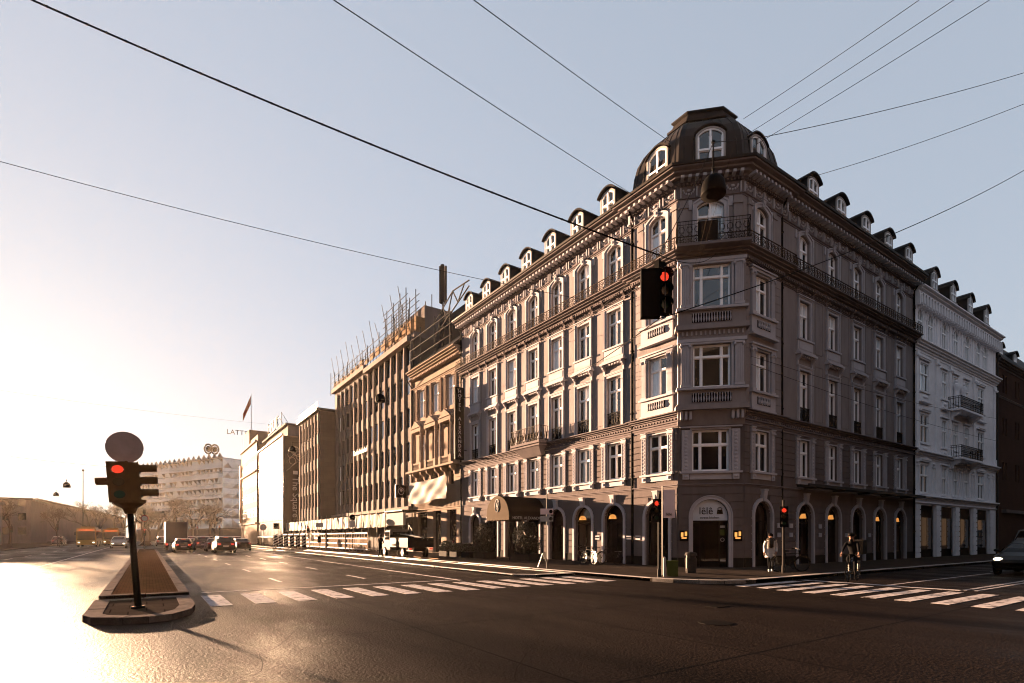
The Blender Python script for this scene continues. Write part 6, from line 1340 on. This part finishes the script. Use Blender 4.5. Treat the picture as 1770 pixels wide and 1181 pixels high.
b = MB(); b.tube([(.82, -.6, .9), (.82, -.6, 2.5)], .06, 6); b.tube([(.82, -.6, 2.5), (.1, -.6, 2.1), (-.2, -.6, 1.6)], .05, 6); b.ball((.82, -.6, 2.55), .1, 8); b.build('loader_crane', 'iron', ft_)
for s in (-1, 1):
    for wx in (-2.0, 2.2): w = link('wheel', WHM, ft_, TR(wx, s*.85, .36, 0 if s > 0 else PI) @ Matrix.Scale(1.1, 4)); link('rim', RMM, w)
    MB().box(-3.28, -3.22, s*.8-.12, s*.8+.12, .6, .72).build('taillight', 'red_dim', ft_)
# ---------------------------------------------------------------- people
def figure(name, label, T, J, mat_body, hair='hair', group=None):
    """J: joint dictionary (x right, y forward, z up). One skinned surface for the body."""
    t = thing(name, label, 'person', T=T, group=group); V = []; E = []; RR = []
    def v(p, r): V.append(p); RR.append(r); return len(V)-1
    pe = v(J['pelvis'], .135); ch = v(J['chest'], .15); nk = v(J['neck'], .058); hc = v(J['head'], .092); ht = v(tuple(Vector(J['head'])+Vector(J.get('up', (0, .01, .1)))), .07)
    mid = v(tuple((Vector(J['pelvis'])+Vector(J['chest']))/2), .12); E += [(pe, mid), (mid, ch), (ch, nk), (nk, hc), (hc, ht)]
    for s in 'lr':
        a = v(J['hip'+s], .09); b = v(J['knee'+s], .062); c = v(J['ankle'+s], .042); d = v(tuple(Vector(J['ankle'+s])+Vector(J.get('toe'+s, (0, .17, -.04)))), .035); E += [(pe, a), (a, b), (b, c), (c, d)]
        a = v(J['sh'+s], .062); b = v(J['el'+s], .045); c = v(J['wr'+s], .03); E += [(ch, a), (a, b), (b, c)]
        w = Vector(J['wr'+s]); d0 = (w-Vector(J['el'+s])).normalized(); sd = d0.cross(Vector((0, 1, 0))); sd = (sd if sd.length > .1 else Vector((1, 0, 0))).normalized(); pm = v(tuple(w+d0*.06), .03); E.append((c, pm))
        for k, L in enumerate((.065, .075, .07, .055)):
            o = sd*(.024-.016*k); f1 = v(tuple(w+d0*.10+o), .0095); f2 = v(tuple(w+d0*(.10+L*.6)+o+Vector((0, .01, 0))), .008); f3 = v(tuple(w+d0*(.10+L*.9)+o+Vector((0, .03, 0))), .007); E += [(pm, f1), (f1, f2), (f2, f3)]
        th = v(tuple(w+d0*.06+sd*.045+Vector((0, .01, 0))), .01); th2 = v(tuple(w+d0*.1+sd*.055+Vector((0, .03, 0))), .009); E += [(pm, th), (th, th2)]
    me = bpy.data.meshes.new('body'); me.from_pydata(V, E, []); o = bpy.data.objects.new('tmp', me); COL.objects.link(o)
    sk = o.modifiers.new('s', 'SKIN'); o.modifiers.new('u', 'SUBSURF').levels = 1
    for i, r in enumerate(RR): me.skin_vertices[0].data[i].radius = (r, r)
    me.skin_vertices[0].data[0].use_root = True
    dg = bpy.context.evaluated_depsgraph_get(); m2 = bpy.data.meshes.new_from_object(o.evaluated_get(dg)); bpy.data.objects.remove(o); m2.name = 'body'
    m2.materials.clear(); m2.materials.append(M[mat_body]); m2.materials.append(M['skin'])
    hz_ = J['neck'][2]
    hands = [Vector(J['wr'+s]) for s in 'lr']
    for p in m2.polygons:
        p.use_smooth = True
        if (p.center.z > hz_ and (p.center-Vector(J['head'])).length < .3) or any((p.center-(h+(h-Vector(J['el'+s])).normalized()*.08)).length < .1 for h, s in zip(hands, 'lr')): p.material_index = 1
    link('body', m2, t); H = Vector(J['head']); f = MB(); f.ball(H+Vector((0, .09, .0)), (.016, .025, .03), 6); f.build('nose', 'skin', t)
    f = MB(); [f.ball(H+Vector((s*.033, .088, .03)), (.012, .008, .008), 6) for s in (-1, 1)]; f.build('eyes', 'black', t); f = MB(); f.ball(H+Vector((0, .088, -.045)), (.025, .008, .007), 6); f.build('mouth', 'sign_red', t)
    for s in (-1, 1): f = MB(); f.ball(H+Vector((s*.092, .0, .01)), (.012, .02, .03), 6); f.build('ear', 'skin', t)
    if hair: f = MB(); f.ball(H+Vector((0, -.025, .055)), (.105, .11, .10), 12); f.ball(H+Vector((0, -.05, -.02)), (.095, .075, .12), 10); f.build('hair', hair, t, smooth=True)
    return t
def loft(rows, n=16):   # rows (cx, cy, z, rx, ry)
    mb = MB(); V = []; F = []
    for cx, cy, z, rx, ry in rows:
        for k in range(n): a = 2*PI*k/n; V.append((cx+rx*math.cos(a), cy+ry*math.sin(a), z))
    for i in range(len(rows)-1):
        for k in range(n): F.append((i*n+k, i*n+(k+1) % n, (i+1)*n+(k+1) % n, (i+1)*n+k))
    return mb.add(V, F)
face = rz_to(.29, -2.6, CX, CY)
J = dict(pelvis=(0, 0, .9), chest=(0, 0, 1.28), neck=(0, .01, 1.42), head=(0, .04, 1.54), hipl=(-.09, 0, .84), hipr=(.09, 0, .84), kneel=(-.09, .05, .48), kneer=(.09, .12, .48), anklel=(-.09, -.12, .09), ankler=(.09, .2, .08), shl=(-.17, 0, 1.33), shr=(.17, 0, 1.33), ell=(-.24, -.03, 1.07), elr=(.24, -.02, 1.07), wrl=(-.2, .12, .86), wrr=(.25, .06, .83))
w1 = figure('person', 'woman in a cream quilted coat and brown scarf walking past the side arches', TR(.29, -2.6, .12, face+.15), J, 'cloth_dark')
def quilt(rows, ring=9):
    out = []
    for (a, b) in zip(rows, rows[1:]):
        m = max(1, int(abs(a[2]-b[2])/.02))
        for i in range(m): t = i/m; p = [a[k]+(b[k]-a[k])*t for k in range(5)]; g = 1+.05*abs(math.sin(p[2]*PI/.11)); out.append((p[0], p[1], p[2], p[3]*g, p[4]*g))
    out.append(rows[-1]); return out
loft(quilt([(0, .02, .62, .235, .20), (0, .0, .85, .215, .175), (0, 0, 1.0, .19, .15), (0, 0, 1.2, .205, .155), (0, 0, 1.34, .19, .13), (0, 0, 1.42, .08, .08)])).build('coat', 'coat_white', w1, smooth=True)
for s in (-1, 1):
    e, wv, sh_ = Vector(J['elr' if s > 0 else 'ell']), Vector(J['wrr' if s > 0 else 'wrl']), Vector(J['shr' if s > 0 else 'shl']); MB().tube([sh_, sh_.lerp(e, .5), e, e.lerp(wv, .5), wv], [.085, .083, .072, .068, .055], 10).build('sleeve', 'coat_white', w1, smooth=True)
sc_ = MB(); sc_.tube([(.12*math.cos(2*PI*i/12), .02+.11*math.sin(2*PI*i/12), 1.41+.02*math.sin(i)) for i in range(12)], .055, 8, closed=True); sc_.prism([(-.1, 1.42), (.1, 1.42), (.12, 1.1), (.02, 1.02), (-.09, 1.08)], 'y', .14, .19); sc_.build('scarf', 'scarf', w1, smooth=True)
b = MB(); [b.box(s*.09-.045, s*.09+.045, y0-.07, y0+.19, .0, .09) for s, y0 in ((-1, -.12), (1, .2))]; b.build('boots', 'sign_white', w1)
J2 = dict(pelvis=(0, 0, .93), chest=(0, .02, 1.36), neck=(0, .03, 1.51), head=(0, .06, 1.64), hipl=(-.09, 0, .87), hipr=(.09, 0, .87), kneel=(-.12, .06, .5), kneer=(.12, .02, .5), anklel=(-.16, -.05, .09), ankler=(.16, .0, .09), shl=(-.19, 0, 1.42), shr=(.19, 0, 1.42), ell=(-.26, .05, 1.16), elr=(.26, .05, 1.16), wrl=(-.15, .25, 1.1), wrr=(.12, .25, 1.1))
figure('person', 'man in dark clothes standing with legs apart at the truck cab', TR(-7.6, 24.5, .07, R(-60)), J2, 'cloth_dark')
w2 = figure('person', 'worker in a pale jacket standing behind the truck cab', TR(-5.2, 26.6, .12, R(170)), J2, 'hivis', hair='sign_white')
J3 = dict(J2); w3 = figure('person', 'pedestrian waiting by the signal left of the buses', TR(-34.0, 95, .0, R(200)), J3, 'cloth_dark')
w4 = figure('person', 'crouching figure on the doorstep of the sandstone house', TR(-1.2, 30.0, .12, R(110)), dict(pelvis=(0, 0, .35), chest=(0, .12, .75), neck=(0, .16, .9), head=(0, .22, 1.02), hipl=(-.1, 0, .33), hipr=(.1, 0, .33), kneel=(-.14, .38, .5), kneer=(.14, .38, .5), anklel=(-.12, .2, .09), ankler=(.12, .2, .09), shl=(-.18, .12, .82), shr=(.18, .12, .82), ell=(-.22, .3, .6), elr=(.22, .3, .6), wrl=(-.12, .42, .55), wrr=(.12, .42, .55)), 'hivis')
# courier on a bicycle with a big box
bx, by, bh = -.95, -6.5, math.atan2(-.15, -1)
bk_ = bike('bicycle', 'courier bicycle with a bright rear rim crossing beside the zebra stripes', bx, by, bh, z=0)
J4 = dict(pelvis=(0, -.24, .98), chest=(0, .06, 1.38), neck=(0, .12, 1.52), head=(0, .18, 1.65), hipl=(-.1, -.2, .95), hipr=(.1, -.2, .95), kneel=(-.11, .14, .72), kneer=(.11, .2, .85), anklel=(-.12, .08, .25), ankler=(.12, -.1, .5), shl=(-.18, .06, 1.42), shr=(.18, .06, 1.42), ell=(-.25, .22, 1.2), elr=(.25, .22, 1.2), wrl=(-.27, .28, 1.06), wrr=(.27, .28, 1.06), toel=(0, .14, -.03), toer=(0, .14, -.03))
rd = figure('person', 'courier in dark clothes and helmet riding the bicycle with a box on the back', TR(bx, by, 0, bh-PI/2), J4, 'cloth_dark', hair=None)
MB().ball((0, .16, 1.72), (.12, .14, .09), 12).build('helmet', 'black', rd, smooth=True)
dl = thing('delivery_box', 'large dark square courier box carried behind the rider', 'box', (bx, by, 0), bh-PI/2)
MB().box(-.24, .24, -.86, -.36, 1.0, 1.5).build('box', 'black', dl); MB().box(-.25, .25, -.87, -.35, 1.5, 1.54).build('lid', 'grey_post', dl); b = MB(); b.tube([(.25, -.6+.09*math.cos(2*PI*i/10), 1.3+.12*math.sin(2*PI*i/10)) for i in range(10)], .018, 4, closed=True); b.build('emblem', 'sign_white', dl)
# ---------------------------------------------------------------- camera, sky, sun, haze
cam = bpy.data.cameras.new('camera'); co = bpy.data.objects.new('camera', cam); COL.objects.link(co); SC.camera = co
cam.sensor_width = 36; cam.lens = 36*931/1770; cam.shift_y = (928-590.5)/1770; cam.clip_end = 3000; cam.clip_start = .05
co.location = (-22.62, -15.96, 1.65); co.rotation_euler = (R(90), 0, R(-34.1))
SA, SE = R(14.0), R(5.6)      # sun: angle off the street axis, elevation
sd_ = Vector((-math.sin(SA)*math.cos(SE), math.cos(SA)*math.cos(SE), math.sin(SE)))
sl_ = bpy.data.lights.new('sun', 'SUN'); sl_.energy = 5; sl_.angle = R(.5); sl_.color = (1, .62, .37)
so_ = bpy.data.objects.new('sun', sl_); COL.objects.link(so_); so_.rotation_euler = (-sd_).to_track_quat('-Z', 'Y').to_euler(); so_.location = (-30, 60, 30)
w = bpy.data.worlds.new('World'); SC.world = w; w.use_nodes = True; N = w.node_tree.nodes; L = w.node_tree.links; bg = N['Background']
sky = N.new('ShaderNodeTexSky'); sky.sky_type = 'NISHITA'; sky.sun_disc = False; sky.sun_elevation = R(5.6); sky.sun_rotation = math.atan2(sd_.x, sd_.y)
sky.air_density = 1.0; sky.dust_density = 1.5; sky.ozone_density = 1.5
gm = N.new('ShaderNodeGamma'); gm.inputs[1].default_value = .25
L.new(sky.outputs[0], gm.inputs[0])
mt = N.new('ShaderNodeMix'); mt.data_type = 'RGBA'; mt.blend_type = 'MULTIPLY'; mt.inputs[0].default_value = 1; mt.inputs[7].default_value = (.70, .75, .86, 1)
L.new(gm.outputs[0], mt.inputs[6]); hs = N.new('ShaderNodeHueSaturation'); hs.inputs['Saturation'].default_value = .85; L.new(mt.outputs[2], hs.inputs['Color']); L.new(hs.outputs[0], bg.inputs[0]); bg.inputs['Strength'].default_value = .05
SC.view_settings.view_transform = 'Standard'; SC.view_settings.look = 'None'; SC.view_settings.exposure = 3.78; SC.view_settings.gamma = 1
SC.cycles.max_bounces = 6; SC.cycles.diffuse_bounces = 3; SC.cycles.glossy_bounces = 3; SC.cycles.transparent_max_bounces = 12; SC.cycles.volume_bounces = 0
SC.cycles.filter_width = 1.05; SC.cycles.sample_clamp_indirect = 4; SC.cycles.use_denoising = True
hz = MB(); hz.box(-130, 120, -45, 330, -1.0, 37)
HZ = bpy.data.materials.new('thin morning haze'); HZ.use_nodes = True; nt = HZ.node_tree; nt.nodes.remove(nt.nodes['Principled BSDF'])
pv = nt.nodes.new('ShaderNodeVolumePrincipled'); pv.inputs['Color'].default_value = (1, .84, .66, 1); pv.inputs['Density'].default_value = .00006; pv.inputs['Anisotropy'].default_value = .5
nt.links.new(pv.outputs[0], nt.nodes['Material Output'].inputs['Volume']); M['haze'] = HZ
hz.build('haze', 'haze', None, kind='stuff')
